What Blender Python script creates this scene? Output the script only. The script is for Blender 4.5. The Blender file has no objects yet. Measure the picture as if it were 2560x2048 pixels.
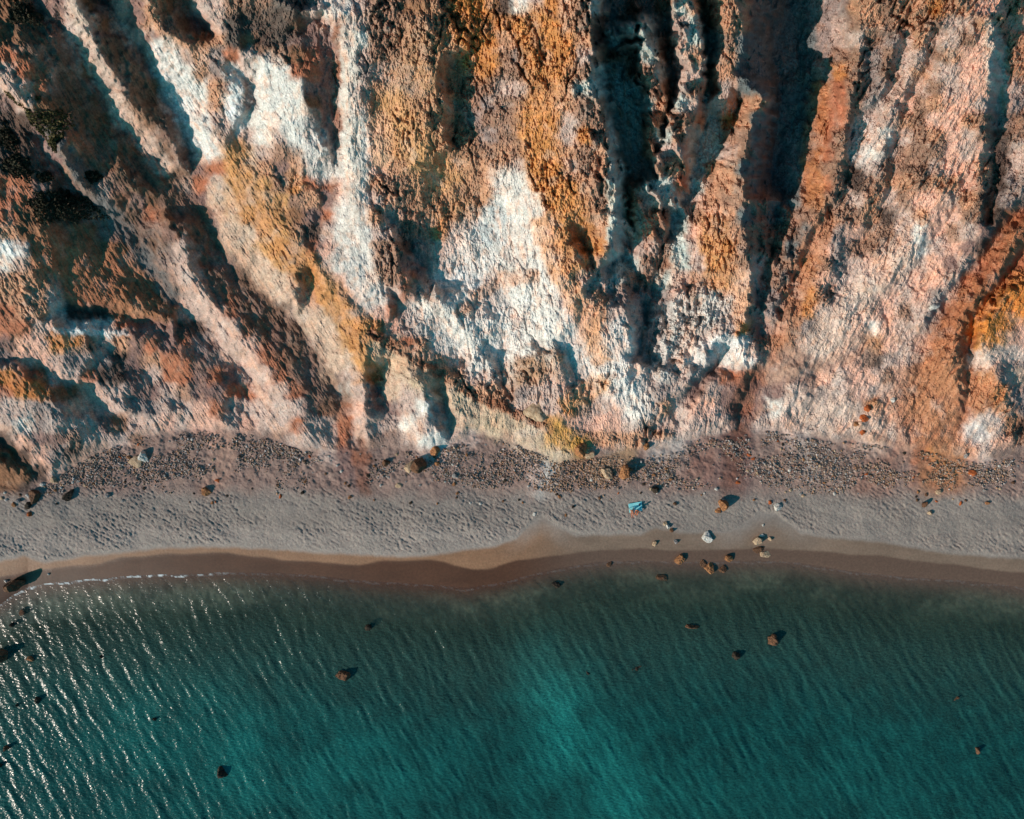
import bpy, math, random, bmesh
import numpy as np
from mathutils import Vector, Matrix
from mathutils.geometry import delaunay_2d_cdt

# ------------------------------------------------------------------ camera, light, exposure
SC = bpy.context.scene
COL = SC.collection
H = 108.0                      # camera height over the sea, metres
F = 1730.0                     # focal length in photo pixels (photo 2560 wide)
cam_d = bpy.data.cameras.new('camera')
cam = bpy.data.objects.new('camera', cam_d); COL.objects.link(cam)
cam.location = (0, 0, H); cam.rotation_euler = (0, 0, 0)
cam_d.sensor_width = 36; cam_d.lens = 36 * F / 2560
cam_d.clip_start = 1; cam_d.clip_end = 20000
SC.camera = cam

SUN_EL = math.radians(24)
SHADOW_ANG = math.radians(31)                  # shadows run right and up at this angle
sx, sy = -math.cos(SHADOW_ANG), -math.sin(SHADOW_ANG)
SUN = Vector((sx * math.cos(SUN_EL), sy * math.cos(SUN_EL), math.sin(SUN_EL)))
sl = bpy.data.lights.new('sun', 'SUN'); sl.energy = 5.0; sl.angle = math.radians(0.5)
sl.color = (1.0, 0.82, 0.70)
so = bpy.data.objects.new('sun', sl); COL.objects.link(so)
so.rotation_euler = SUN.to_track_quat('Z', 'Y').to_euler()
W = bpy.data.worlds.new('World'); SC.world = W; W.use_nodes = True
nt = W.node_tree; nt.nodes.clear()
sky = nt.nodes.new('ShaderNodeTexSky'); sky.sky_type = 'NISHITA'; sky.sun_disc = False
sky.sun_elevation = SUN_EL; sky.sun_rotation = math.atan2(SUN.x, SUN.y)
tint = nt.nodes.new('ShaderNodeMix'); tint.data_type = 'RGBA'; tint.blend_type = 'MULTIPLY'
tint.inputs[0].default_value = 1.0; tint.inputs[7].default_value = (0.13, 0.90, 1.0, 1)
bg = nt.nodes.new('ShaderNodeBackground'); bg.inputs[1].default_value = 0.112
wo = nt.nodes.new('ShaderNodeOutputWorld')
nt.links.new(sky.outputs[0], tint.inputs[6]); nt.links.new(tint.outputs[2], bg.inputs[0])
nt.links.new(bg.outputs[0], wo.inputs[0])
SC.view_settings.view_transform = 'Standard'; SC.view_settings.look = 'None'
SC.view_settings.gamma = 1; SC.view_settings.exposure = 0.16
SC.render.engine = 'CYCLES'
SC.cycles.max_bounces = 6; SC.cycles.transparent_max_bounces = 8

# ------------------------------------------------------------------ helpers
def tag(o, label=None, cat=None, group=None, kind=None):
    if label: o['label'] = label
    if cat: o['category'] = cat
    if group: o['group'] = group
    if kind: o['kind'] = kind
    return o

def unproj(u, v, z=0.0):
    s = (H - z) / F
    return (u - 1280) * s, (1024 - v) * s

def _hash(xi, yi, seed):
    h = (xi.astype(np.int64) * 374761393 + yi.astype(np.int64) * 668265263 + seed * 974634777) & 0xffffffff
    h = ((h ^ (h >> 13)) * 1274126177) & 0xffffffff
    h = ((h ^ (h >> 16)) * 2246822519) & 0xffffffff
    return (h ^ (h >> 15)) & 0xffffffff

def gnoise(x, y, seed=0):
    xi = np.floor(x); yi = np.floor(y); fx = (x - xi).astype(np.float32); fy = (y - yi).astype(np.float32)
    xi = xi.astype(np.int64); yi = yi.astype(np.int64)
    def g(dx, dy):
        a = _hash(xi + dx, yi + dy, seed).astype(np.float32) * np.float32(2 * math.pi / 4294967296.0)
        return np.cos(a) * (fx - dx) + np.sin(a) * (fy - dy)
    ux = fx * fx * fx * (fx * (fx * 6 - 15) + 10); uy = fy * fy * fy * (fy * (fy * 6 - 15) + 10)
    a = g(0, 0); b = g(1, 0); c = g(0, 1); d = g(1, 1)
    return ((a + (b - a) * ux) * (1 - uy) + (c + (d - c) * ux) * uy) * 1.5

def fbm(x, y, octs=4, seed=0, gain=0.5, lac=2.03):
    s = np.zeros_like(x, dtype=np.float32); a = 1.0; t = 0
    for i in range(octs):
        s += a * gnoise(x, y, seed + i * 17); t += a; a *= gain
        x = x * lac + 13.7; y = y * lac - 7.3
    return s / t

def ridged(x, y, octs=4, seed=0, gain=0.55, lac=2.1):
    s = np.zeros_like(x, dtype=np.float32); a = 1.0; t = 0
    for i in range(octs):
        s += a * (1 - 2 * np.abs(gnoise(x, y, seed + i * 31))); t += a; a *= gain
        x = x * lac + 3.1; y = y * lac + 9.2
    return s / t

def facets(x, y, seed=0):
    """blocky rock: every cell a tilted plane of its own height; returns height and cell random"""
    xi = np.floor(x).astype(np.int64); yi = np.floor(y).astype(np.int64)
    best = np.full(x.shape, 9.0, np.float32); h = np.zeros(x.shape, np.float32); r = np.zeros(x.shape, np.float32)
    for dx in (-1, 0, 1):
        for dy in (-1, 0, 1):
            cx = xi + dx; cy = yi + dy
            k = _hash(cx, cy, seed)
            jx = (k & 1023) / 1023.0; jy = ((k >> 10) & 1023) / 1023.0
            ox = (x - cx - jx).astype(np.float32); oy = (y - cy - jy).astype(np.float32)
            d = ox * ox + oy * oy
            rr = ((k >> 20) & 1023) / 1023.0
            k2 = _hash(cx, cy, seed + 77)
            gx = (k2 & 1023) / 511.5 - 1; gy = ((k2 >> 10) & 1023) / 511.5 - 1
            hh = (rr - 0.5) * 0.8 + (gx * ox + gy * oy) * 0.9
            m = d < best
            best = np.where(m, d, best); h = np.where(m, hh, h); r = np.where(m, rr, r)
    return h.astype(np.float32), r.astype(np.float32), best

def ss(a, b, x):
    t = np.clip((x - a) / (b - a), 0, 1); return t * t * (3 - 2 * t)

def line(pts):
    xs = np.array([p[0] for p in pts], float); ys = np.array([p[1] for p in pts], float)
    return lambda u: np.interp(u, xs, ys)

# cliff foot, edge of the trodden sand, edge of the wet sand, waterline (photo pixels at their places)
f_base = line([(-400,1150),(0,1215),(60,1225),(130,1205),(170,1170),(250,1125),(350,1092),(500,1070),(640,1085),(760,1125),(900,1130),(960,1110),(1060,1135),(1160,1100),(1200,1085),
 (1300,1115),(1400,1150),(1500,1140),(1640,1125),(1750,1095),(1830,1085),(1930,1075),(2060,1100),(2200,1110),(2330,1130),(2450,1155),(2560,1135),(3000,1150)])
f_dry = line([(-400,1420),(0,1402),(60,1388),(110,1405),(200,1390),(300,1380),(400,1368),(560,1365),(700,1372),(800,1380),(900,1385),(1000,1390),(1060,1388),(1150,1375),(1240,1364),(1290,1346),(1325,1312),(1355,1290),(1395,1318),(1440,1338),
 (1500,1335),(1600,1335),(1640,1318),(1700,1330),(1800,1330),(1850,1320),(1895,1282),(1940,1288),(2000,1330),(2060,1342),(2200,1352),(2300,1370),(2400,1385),(2560,1395),(3000,1400)])
f_wet = line([(-400,1460),(0,1440),(100,1425),(180,1412),(250,1410),(300,1393),(400,1384),(570,1380),(640,1390),(700,1398),(800,1405),(900,1412),(960,1400),(1080,1398),(1130,1410),(1180,1422),(1240,1418),(1290,1400),(1340,1393),
 (1420,1385),(1500,1372),(1600,1370),(1700,1375),(1900,1370),(2000,1375),(2150,1385),(2300,1400),(2450,1420),(2560,1430),(3000,1450)])
f_sea = line([(-400,1620),(-60,1560),(0,1512),(30,1490),(70,1466),(150,1455),(250,1446),(350,1438),(450,1436),(560,1432),(700,1433),(800,1440),(900,1452),(1000,1458),(1100,1465),(1170,1470),(1240,1460),(1300,1445),(1400,1420),
 (1500,1405),(1600,1402),(1700,1406),(1800,1404),(1900,1402),(2000,1408),(2100,1425),(2200,1438),(2300,1445),(2450,1455),(2560,1470),(3000,1490)])

# ------------------------------------------------------------------ rock colours: the cliff's own tones, with gully and canyon shade painted in, 40-pixel cells
PAL = {  # base colour, ruggedness; S and N carry canyon shade
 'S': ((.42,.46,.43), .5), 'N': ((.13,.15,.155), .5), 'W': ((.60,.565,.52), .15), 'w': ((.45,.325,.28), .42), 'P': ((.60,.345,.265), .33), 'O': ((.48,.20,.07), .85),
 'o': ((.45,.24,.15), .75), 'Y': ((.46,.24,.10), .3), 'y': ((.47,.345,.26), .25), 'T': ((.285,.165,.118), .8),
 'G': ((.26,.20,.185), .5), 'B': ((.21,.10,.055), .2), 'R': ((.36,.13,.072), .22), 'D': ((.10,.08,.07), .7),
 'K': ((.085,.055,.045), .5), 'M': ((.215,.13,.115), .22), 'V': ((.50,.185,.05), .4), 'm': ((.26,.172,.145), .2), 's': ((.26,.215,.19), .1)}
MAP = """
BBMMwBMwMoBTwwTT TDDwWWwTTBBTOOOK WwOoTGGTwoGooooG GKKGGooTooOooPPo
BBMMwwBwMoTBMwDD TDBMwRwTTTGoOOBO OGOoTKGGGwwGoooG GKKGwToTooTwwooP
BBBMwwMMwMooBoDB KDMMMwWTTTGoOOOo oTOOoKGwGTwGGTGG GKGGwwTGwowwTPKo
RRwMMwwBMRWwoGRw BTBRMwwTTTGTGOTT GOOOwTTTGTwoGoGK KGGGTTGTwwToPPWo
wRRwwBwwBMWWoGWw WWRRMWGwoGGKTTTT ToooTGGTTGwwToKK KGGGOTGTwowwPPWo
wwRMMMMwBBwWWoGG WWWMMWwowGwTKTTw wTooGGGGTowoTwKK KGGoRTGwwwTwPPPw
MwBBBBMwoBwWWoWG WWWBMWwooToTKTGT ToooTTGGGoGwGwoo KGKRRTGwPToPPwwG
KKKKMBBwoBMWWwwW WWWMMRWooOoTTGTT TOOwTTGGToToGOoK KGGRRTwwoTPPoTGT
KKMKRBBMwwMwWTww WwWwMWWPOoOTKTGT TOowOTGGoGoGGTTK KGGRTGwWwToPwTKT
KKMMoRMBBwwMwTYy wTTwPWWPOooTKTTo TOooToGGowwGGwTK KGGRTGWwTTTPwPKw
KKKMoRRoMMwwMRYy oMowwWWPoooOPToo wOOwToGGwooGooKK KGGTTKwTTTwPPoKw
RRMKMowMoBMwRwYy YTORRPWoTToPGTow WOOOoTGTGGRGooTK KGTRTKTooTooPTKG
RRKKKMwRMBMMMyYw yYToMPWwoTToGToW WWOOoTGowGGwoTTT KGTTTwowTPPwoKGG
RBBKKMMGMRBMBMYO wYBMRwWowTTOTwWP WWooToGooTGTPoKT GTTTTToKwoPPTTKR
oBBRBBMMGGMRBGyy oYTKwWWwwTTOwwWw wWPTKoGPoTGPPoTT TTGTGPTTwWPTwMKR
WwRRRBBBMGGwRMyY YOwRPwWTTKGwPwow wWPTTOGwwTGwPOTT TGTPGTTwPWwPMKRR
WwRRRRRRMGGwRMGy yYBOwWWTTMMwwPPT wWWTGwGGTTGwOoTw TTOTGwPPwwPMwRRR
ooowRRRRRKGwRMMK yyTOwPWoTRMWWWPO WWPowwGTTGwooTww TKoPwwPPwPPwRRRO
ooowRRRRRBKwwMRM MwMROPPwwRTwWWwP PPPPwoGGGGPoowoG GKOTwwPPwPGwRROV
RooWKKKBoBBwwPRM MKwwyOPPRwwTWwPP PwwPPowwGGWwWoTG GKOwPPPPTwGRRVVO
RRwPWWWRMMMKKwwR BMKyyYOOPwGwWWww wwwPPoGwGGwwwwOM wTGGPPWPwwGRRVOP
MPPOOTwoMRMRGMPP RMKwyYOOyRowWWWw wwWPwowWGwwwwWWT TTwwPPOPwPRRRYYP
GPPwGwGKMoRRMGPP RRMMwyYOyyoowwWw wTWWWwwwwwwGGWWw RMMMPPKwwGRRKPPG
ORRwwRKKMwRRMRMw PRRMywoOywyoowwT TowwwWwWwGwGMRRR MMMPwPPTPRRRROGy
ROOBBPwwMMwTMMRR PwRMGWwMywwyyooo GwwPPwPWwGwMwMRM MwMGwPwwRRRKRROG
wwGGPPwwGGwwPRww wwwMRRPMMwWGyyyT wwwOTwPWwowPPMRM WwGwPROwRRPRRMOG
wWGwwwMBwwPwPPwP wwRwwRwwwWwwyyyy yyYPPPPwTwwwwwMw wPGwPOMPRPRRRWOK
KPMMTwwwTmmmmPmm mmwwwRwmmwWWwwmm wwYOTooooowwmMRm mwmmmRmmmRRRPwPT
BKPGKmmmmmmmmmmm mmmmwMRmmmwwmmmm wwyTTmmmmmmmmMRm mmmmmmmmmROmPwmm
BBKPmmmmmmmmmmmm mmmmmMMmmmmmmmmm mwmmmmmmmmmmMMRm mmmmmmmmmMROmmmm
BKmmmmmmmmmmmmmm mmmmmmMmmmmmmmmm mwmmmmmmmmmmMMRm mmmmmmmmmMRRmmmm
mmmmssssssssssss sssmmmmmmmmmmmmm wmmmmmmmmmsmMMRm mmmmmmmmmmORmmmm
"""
rows = [r.replace(' ', '') for r in MAP.strip().split('\n')]
for i, r in enumerate(rows): assert len(r) == 64, (i, len(r))
for i in range(18): rows[i] = rows[i][:36] + rows[i][36:46].replace('G', 'S') + rows[i][46:51].replace('K', 'N').replace('G', 'N') + rows[i][51:]  # canyon shadow put into the cell colours: teal-grey, and darker further right
for i in range(27, len(rows)): rows[i] = rows[i][:44] + rows[i][44:48].replace('R', 'M') + rows[i][48:]
NR = len(rows)
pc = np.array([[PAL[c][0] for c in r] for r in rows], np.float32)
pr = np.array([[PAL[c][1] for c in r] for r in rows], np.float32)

def sample_map(u, v):
    u = np.abs(u); u = np.where(u > 2560, 5120 - u, u); u = np.abs(np.where(np.abs(u) > 2560, (np.abs(u) * .37) % 2560, u)); v = np.abs(v) % 1100 * (v < 0) + v * (v >= 0)
    x = np.clip(u / 40.0 - 0.5, 0, 62.999); y = np.clip(v / 40.0 - 0.5, 0, NR - 1.001)
    xi = x.astype(int); yi = y.astype(int); fx = ss(.2, .8, x - xi)[..., None]; fy = ss(.2, .8, y - yi)[..., None]
    def bl(a):
        return (a[yi, xi] * (1 - fx) + a[yi, xi + 1] * fx) * (1 - fy) + (a[yi + 1, xi] * (1 - fx) + a[yi + 1, xi + 1] * fx) * fy
    return bl(pc), bl(pr[..., None])[..., 0]

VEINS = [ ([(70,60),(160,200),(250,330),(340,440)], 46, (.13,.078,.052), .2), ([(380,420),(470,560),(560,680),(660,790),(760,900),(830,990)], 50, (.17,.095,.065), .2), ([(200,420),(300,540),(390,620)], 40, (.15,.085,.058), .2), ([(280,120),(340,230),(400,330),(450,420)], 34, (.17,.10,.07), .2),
 ([(1090,100),(1060,300),(1120,480)], 84, (.43,.235,.13), .7), ([(2060,560),(2000,700),(1950,850)], 30, (.40,.18,.10), .5), ([(2300,950),(2240,1080)], 60, (.42,.22,.15), .3), ([(2450,960),(2500,1060)], 44, (.42,.19,.10), .4),
 ([(560,1085),(562,1150),(520,1225)], 28, (.34,.21,.165), .2), ([(900,1110),(906,1180),(915,1235)], 16, (.22,.105,.075), .3), ([(1382,1130),(1376,1190),(1360,1245)], 20, (.50,.47,.44), .2), ([(2010,1095),(2035,1190)], 18, (.30,.25,.23), .1), ([(2210,1110),(2180,1215)], 44, (.28,.155,.12), .2), ([(250,1130),(150,1190)], 26, (.36,.24,.19), .3), ([(1560,1140),(1500,1180)], 24, (.36,.22,.13), .3), ([(1640,1130),(1690,1120)], 26, (.40,.34,.31), .2), ([(1760,1130),(1740,1200)], 34, (.24,.13,.105), .2),
  # bands of rock: centre line, half width, colour, ruggedness
 ([(585,380),(610,470),(680,560),(730,640),(790,700),(850,760),(900,810),(928,870),(925,905)], 36, (.46,.22,.09), .35),
 ([(550,480),(590,600),(670,700),(750,750),(810,840),(845,900)], 30, (.49,.345,.26), .35),
 ([(960,880),(1050,940),(1150,990),(1230,1050),(1320,1090),(1400,1125)], 36, (.47,.35,.24), .4),
 ([(1395,1085),(1445,1112)], 28, (.52,.27,.06), .5), ([(930,835),(1010,880),(1100,938),(1200,992),(1290,1035),(1380,1075)], 12, (.25,.10,.055), .8),
 ([(870,60),(870,200),(880,330),(878,480),(870,570),(850,640)], 24, (.53,.48,.43), .2), ([(842,70),(840,300),(846,420),(830,480)], 8, (.24,.11,.07), .3),
 ([(870,540),(890,640),(925,740)], 36, (.57,.52,.48), .15), 
 ([(1275,460),(1290,540),(1330,640),(1360,720)], 42, (.59,.55,.51), .15), ([(1330,740),(1420,850),(1500,920),(1570,980),(1600,1020)], 42, (.60,.56,.52), .3),
 ([(1200,640),(1260,760),(1350,850)], 76, (.63,.60,.56), .35), ([(1080,770),(1150,840),(1250,900)], 56, (.60,.57,.53), .4), ([(1550,850),(1540,950)], 44, (.60,.57,.54), .5), ([(1660,900),(1700,800),(1780,760)], 50, (.50,.47,.44), .9), ([(1850,700),(1860,780)], 24, (.60,.34,.22), .4), ([(1240,540),(1225,580)], 34, (.44,.47,.47), .3), ([(1355,560),(1400,690),(1450,760),(1490,850),(1500,890)], 26, (.60,.32,.18), .35), ([(1300,930),(1380,900)], 34, (.36,.21,.13), .7), ([(1150,780),(1250,700),(1330,690)], 16, (.50,.30,.21), .5), ([(1500,960),(1430,1000)], 26, (.52,.28,.14), .6), ([(1150,690),(1190,700)], 20, (.58,.58,.57), .2),
 ([(1330,60),(1370,200),(1340,330),(1360,420),(1420,520),(1450,640)], 46, (.50,.22,.075), .9), ([(1180,0),(1170,100),(1200,150)], 46, (.48,.20,.055), .8),
 ([(980,260),(1020,330),(1060,400),(1110,440)], 40, (.52,.28,.13), .4), ([(950,300),(955,400)], 26, (.56,.34,.22), .3),
 ([(1780,560),(1790,640),(1800,700)], 32, (.50,.24,.10), .8), ([(2050,230),(2035,330),(2030,420),(2040,500)], 24, (.42,.17,.07), .6),
 ([(2580,540),(2490,670),(2420,760),(2370,850),(2330,950)], 44, (.33,.125,.06), .4), ([(2350,930),(2330,1020),(2370,1120),(2350,1200)], 62, (.38,.17,.09), .35),
 ([(2600,720),(2510,780),(2465,830)], 48, (.52,.19,.045), .5), ([(2600,885),(2480,885),(2440,905)], 20, (.60,.47,.40), .3),
 ([(1930,925),(2050,892),(2160,866)], 34, (.36,.225,.17), .1), ([(1882,930),(1850,1020),(1840,1120),(1830,1200),(1830,1245)], 28, (.17,.08,.06), .3),
 ([(2250,640),(2150,740),(2060,860)], 40, (.56,.42,.35), .4), ([(2180,1080),(2100,1040),(2010,1020)], 50, (.55,.40,.33), .25),
 ([(405,130),(450,230),(500,330),(520,365)], 34, (.58,.565,.54), .12), ([(660,180),(710,280),(760,330),(815,410)], 42, (.57,.55,.52), .2), ([(592,190),(580,280),(600,320)], 14, (.58,.6,.6), .1),
 ([(620,50),(720,60)], 36, (.09,.065,.055), .7), ([(185,0),(215,110),(250,180),(300,270),(360,350),(410,420)], 20, (.46,.35,.29), .3),  # long strip: sunlight on a ridge flank, painted lighter
 ([(460,620),(500,760),(570,850),(640,930),(680,1000)], 26, (.45,.32,.27), .3), ([(140,828),(220,832),(310,830)], 9, (.55,.58,.58), .3),  # first strip: another sunlit flank, painted lighter
 ([(135,842),(195,852)], 14, (.44,.16,.05), .3), ([(-20,935),(60,965),(105,990)], 20, (.42,.15,.05), .3), ([(120,640),(250,680),(380,740)], 66, (.31,.135,.07), .2),
 ([(0,620),(60,625)], 16, (.62,.62,.6), .2), ([(130,330),(230,480),(330,590),(430,740)], 20, (.12,.12,.12), .2), ([(2440,1080),(2480,1060)], 30, (.52,.45,.42), .1),  # long grey strip: shade of the gully put into the colour
 ([(2480,80),(2490,200)], 22, (.60,.48,.40), .4), ([(2160,320),(2150,390)], 26, (.58,.5,.46), .4), ([(1740,890),(1800,860),(1860,880)], 26, (.62,.60,.58), .3)]
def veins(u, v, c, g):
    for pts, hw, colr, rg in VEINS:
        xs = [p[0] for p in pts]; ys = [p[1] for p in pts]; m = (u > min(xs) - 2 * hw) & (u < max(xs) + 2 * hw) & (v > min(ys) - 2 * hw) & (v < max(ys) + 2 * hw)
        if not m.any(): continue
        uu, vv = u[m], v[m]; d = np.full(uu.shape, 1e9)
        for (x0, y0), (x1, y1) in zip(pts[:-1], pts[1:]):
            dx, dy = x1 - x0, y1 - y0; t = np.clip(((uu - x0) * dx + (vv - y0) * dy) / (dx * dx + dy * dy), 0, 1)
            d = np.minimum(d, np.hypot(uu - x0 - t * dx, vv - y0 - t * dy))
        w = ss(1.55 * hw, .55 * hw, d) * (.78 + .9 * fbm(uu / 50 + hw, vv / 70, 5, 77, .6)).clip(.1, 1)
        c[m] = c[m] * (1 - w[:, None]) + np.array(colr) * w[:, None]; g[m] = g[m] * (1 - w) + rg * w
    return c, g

# ------------------------------------------------------------------ relief: crests and gullies, offset in metres from the mean slope
LINES = []
def L(pts, dz, dz2=None):
    n = len(pts); dz2 = dz if dz2 is None else dz2
    LINES.append([(p[0], p[1], (p[2] if len(p) > 2 else dz + (dz2 - dz) * i / max(1, n - 1))) for i, p in enumerate(pts)])
# left: oblique ridges
L([(89,-60),(89,7),(130,60),(174,93),(208,137),(226,186),(275,252),(315,315),(349,360),(393,408),(434,434),(464,482),(500,545),(540,610),(590,690)], -3.5, -3)
L([(180,-60),(190,7),(222,74),(237,111),(267,160),(297,204),(322,252),(363,297),(408,334),(435,370),(450,410)], 3.2, 0.8)
L([(225,-60),(262,0),(308,74),(341,111),(371,148),(393,222),(427,278),(453,315),(467,371),(482,438),(535,519),(562,616),(636,719),(690,768),(745,800),(765,845),(790,895),(820,935),(835,980),(868,1015),(880,1060),(890,1110)], -4.0, -1.2)
L([(330,-60),(368,0),(378,50),(420,85),(467,108),(519,112)], 3.5, 2.5)
L([(440,-60),(445,-10),(470,20),(500,55),(530,92)], -2.5, -2)
L([(490,-60),(500,-10),(530,40),(545,90),(560,125)], 2.0)
L([(538,141),(552,180),(575,205),(583,241),(590,280)], 1.5)
L([(608,178),(630,208),(636,260),(625,290)], -1.5)
L([(650,165),(670,210),(680,260),(690,300)], 2.0)
L([(570,100),(620,140),(690,160),(740,195),(768,250),(785,320),(815,365)], 3.0, 1.5)
L([(650,30),(700,90),(690,130)], 0.5)
L([(760,-60),(775,10),(800,45),(832,75),(838,150),(835,300),(836,400),(832,450),(805,520),(775,600)], -4.0, -1.0)
L([(640,-60),(690,0),(740,30),(800,25),(850,60),(862,120),(872,200),(878,300),(872,400),(880,480),(890,560)], 1.6, 1.0)
L([(420,560),(455,600),(472,680),(500,722),(540,770),(580,812),(612,860),(645,905),(690,965),(730,1015)], 2.5, 1.5)
L([(37,278),(122,390),(167,445),(208,490),(241,530),(315,568),(349,605),(360,640),(390,693),(419,741),(450,760),(500,812),(550,838),(570,889),(605,912),(627,950),(616,990)], -3.5, -2.2)
L([(-60,150),(0,190),(40,250),(80,275)], 2.5, 1.0)
L([(155,365),(172,430),(220,475),(270,505)], 1.8, 1.0)
L([(310,430),(330,460),(345,466)], 1.0)
L([(150,230),(230,330),(300,400),(380,470),(430,540)], -1.2)
L([(-60,560),(0,612),(60,625),(100,690),(140,760)], 2.5, 1.5)
L([(160,750),(230,757),(300,752),(345,775),(425,805)], 1.2, 0.6)
L([(141,775),(208,772),(282,778),(334,796),(408,812),(445,806),(482,829)], -1.8, -1.6)
L([(93,793),(148,823),(208,832),(267,828),(326,832),(371,860),(430,885),(500,930),(560,975)], 1.8, 1.2)
L([(-60,900),(0,912),(40,920),(62,945),(80,975),(100,995),(130,1008),(160,1040),(190,1085)], 2.4, 1.2)
L([(20,893),(75,920),(110,945),(165,952),(235,990),(275,1008)], -0.8)
L([(165,940),(225,948),(258,972),(285,1008),(310,1030),(370,1036),(440,1030)], 1.8, 1.0)
L([(275,880),(322,915),(355,918),(400,940)], -1.2)
L([(222,1005),(260,1015),(297,1040),(325,1052)], -1.0)
L([(120,1010),(160,1000),(190,1040),(240,1060)], 0.8)
L([(-60,1020),(0,1062),(60,1105),(125,1150)], 1.5, 0.5)
L([(-60,1070),(0,1105),(50,1145),(95,1185)], -2.0, -0.6)
L([(-60,1130),(0,1160),(50,1185)], 2.5, 0.6)
L([(475,1025),(510,1020),(545,1040)], 1.2)
# yellow spur
L([(520,330),(560,370),(600,440),(660,545),(725,618),(785,665),(807,711),(848,748),(900,808),(955,841),(1011,893),(1067,919),(1122,956),(1178,1000),(1234,1012),(1280,1041),(1350,1075),(1390,1095)], 1.3, 0.7)
L([(620,400),(680,520),(745,600),(810,655),(840,705),(880,745),(930,800),(985,838),(1040,880),(1100,912),(1150,945),(1205,985),(1260,1000),(1310,1030)], 0.8, 0.1)
L([(728,655),(745,700),(735,740)], 1.6)
L([(770,672),(785,700),(775,745)], -0.8)
L([(560,470),(590,490),(600,520)], 0.2)
L([(914,875),(907,934),(912,971),(914,1038),(912,1070)], 2.2, 1.0)
L([(925,945),(958,990),(985,1025),(998,1062)], -1.8, -0.6)
L([(1030,952),(1064,960),(1066,990),(1072,1045),(1095,1080)], 3.0, 1.8)
L([(1098,972),(1108,995),(1114,1030),(1120,1066)], -1.8, -1.0)
L([(1112,950),(1135,1008),(1162,1049),(1195,1062)], 1.2)
L([(1195,1075),(1180,1090)], 0.1)
# middle
L([(1092,150),(1096,220),(1106,300),(1118,370)], 1.6, 1.0)
L([(1120,165),(1130,240),(1138,320),(1140,385)], -1.8)
L([(985,610),(1000,650),(1002,700),(1000,735)], 2.2)
L([(1035,640),(1065,675),(1085,705)], -2.0)
L([(950,710),(965,745),(975,770)], 1.5); L([(985,745),(1000,765)], -1.2)
L([(1270,440),(1300,470),(1330,550),(1370,640),(1425,700),(1485,790),(1520,850),(1560,900)], 1.0)
L([(1180,900),(1215,905),(1235,930)], 1.3); L([(1240,890),(1262,940)], -1.2)
L([(1330,900),(1365,870),(1385,890)], 1.5)
L([(1060,760),(1120,840),(1160,900)], -0.9); L([(1090,740),(1160,820),(1200,880)], 1.0); L([(1250,600),(1240,700),(1290,800),(1360,880)], -0.9)
L([(1420,860),(1440,940),(1480,1010)], -1.0); L([(1380,850),(1400,930),(1430,1000)], .9); L([(1560,770),(1578,850),(1596,910)], .6)
# canyon
L([(1486,-60),(1480,80),(1478,150),(1488,250),(1516,330),(1526,400),(1536,480),(1534,560),(1525,610),(1500,650)], 4.5, 3.0)
L([(1425,600),(1440,650),(1465,690)], 1.2); L([(1450,590),(1475,640),(1495,680)], -2.0)
L([(1520,-60),(1520,100),(1530,200),(1552,300),(1562,400),(1575,470),(1570,560),(1560,640)], -8.0, -6)
L([(1575,-60),(1590,100),(1595,200),(1605,300),(1610,400),(1600,450)], -8)
L([(1672,-60),(1665,60),(1686,180),(1677,250),(1662,310),(1646,360),(1630,425)], -7.0)
L([(1755,-60),(1765,100),(1772,200),(1762,300),(1740,380),(1730,460),(1700,530),(1670,600),(1640,700),(1620,760),(1598,830),(1592,890)], -8.5, -3.5)
L([(1912,245),(1885,300),(1862,380),(1852,430),(1862,500),(1855,560),(1872,640),(1882,700),(1875,760),(1850,830)], 5.0, 2.0)
L([(1850,255),(1825,300),(1795,400),(1762,480),(1725,560),(1690,640),(1665,760)], -5.5, -2.0)
L([(1880,-60),(1905,60),(1905,160),(1930,220)], -5.0)
L([(1960,-60),(2000,80),(2008,200),(2000,300),(1995,400),(1972,480),(1940,560),(1928,640)], -11.0, -3)
L([(1930,60),(1945,200),(1940,330),(1925,450)], -9)
L([(2110,-60),(2092,60),(2072,90),(2092,120),(2066,180),(2042,240),(2036,300),(2034,400),(2018,460)], -6.5, -4.0)
L([(2145,-60),(2150,100),(2135,200),(2115,300),(2105,400),(2080,500)], 1.6)
L([(2175,110),(2165,200),(2130,320),(2118,420),(2098,520)], -0.6)
L([(2240,50),(2232,130),(2205,220),(2165,262)], 0.9); L([(2262,60),(2248,140),(2222,235),(2180,285),(2145,340)], -0.8)
L([(1880,780),(1920,760),(1935,800)], 0.3); L([(1900,720),(1905,790),(1890,830)], -1.6)
L([(2490,40),(2485,130),(2470,220),(2462,330),(2450,400),(2452,480),(2448,560)], 1.2, 0.8)
L([(2520,60),(2520,130),(2503,220),(2493,330),(2480,400),(2482,480),(2472,560)], -2.2, -2.2)
L([(2220,330),(2200,400),(2190,480),(2150,560)], 0.8); L([(2262,290),(2240,400),(2222,480),(2180,560)], -1.0)
L([(2080,520),(2040,600),(1990,690),(1945,790),(1925,850)], -1.4); L([(2052,520),(2012,600),(1965,690),(1930,770)], .9)
L([(2330,60),(2290,160),(2235,260),(2205,330)], .9); L([(2350,80),(2310,180),(2258,280)], -.8)
L([(2400,430),(2330,540),(2270,640),(2200,720)], .9); L([(2420,470),(2350,570),(2290,670),(2220,745)], -.7)
L([(2100,560),(2090,640),(2050,720)], .6); L([(2180,560),(2130,650),(2080,720)], -.8)
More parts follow.
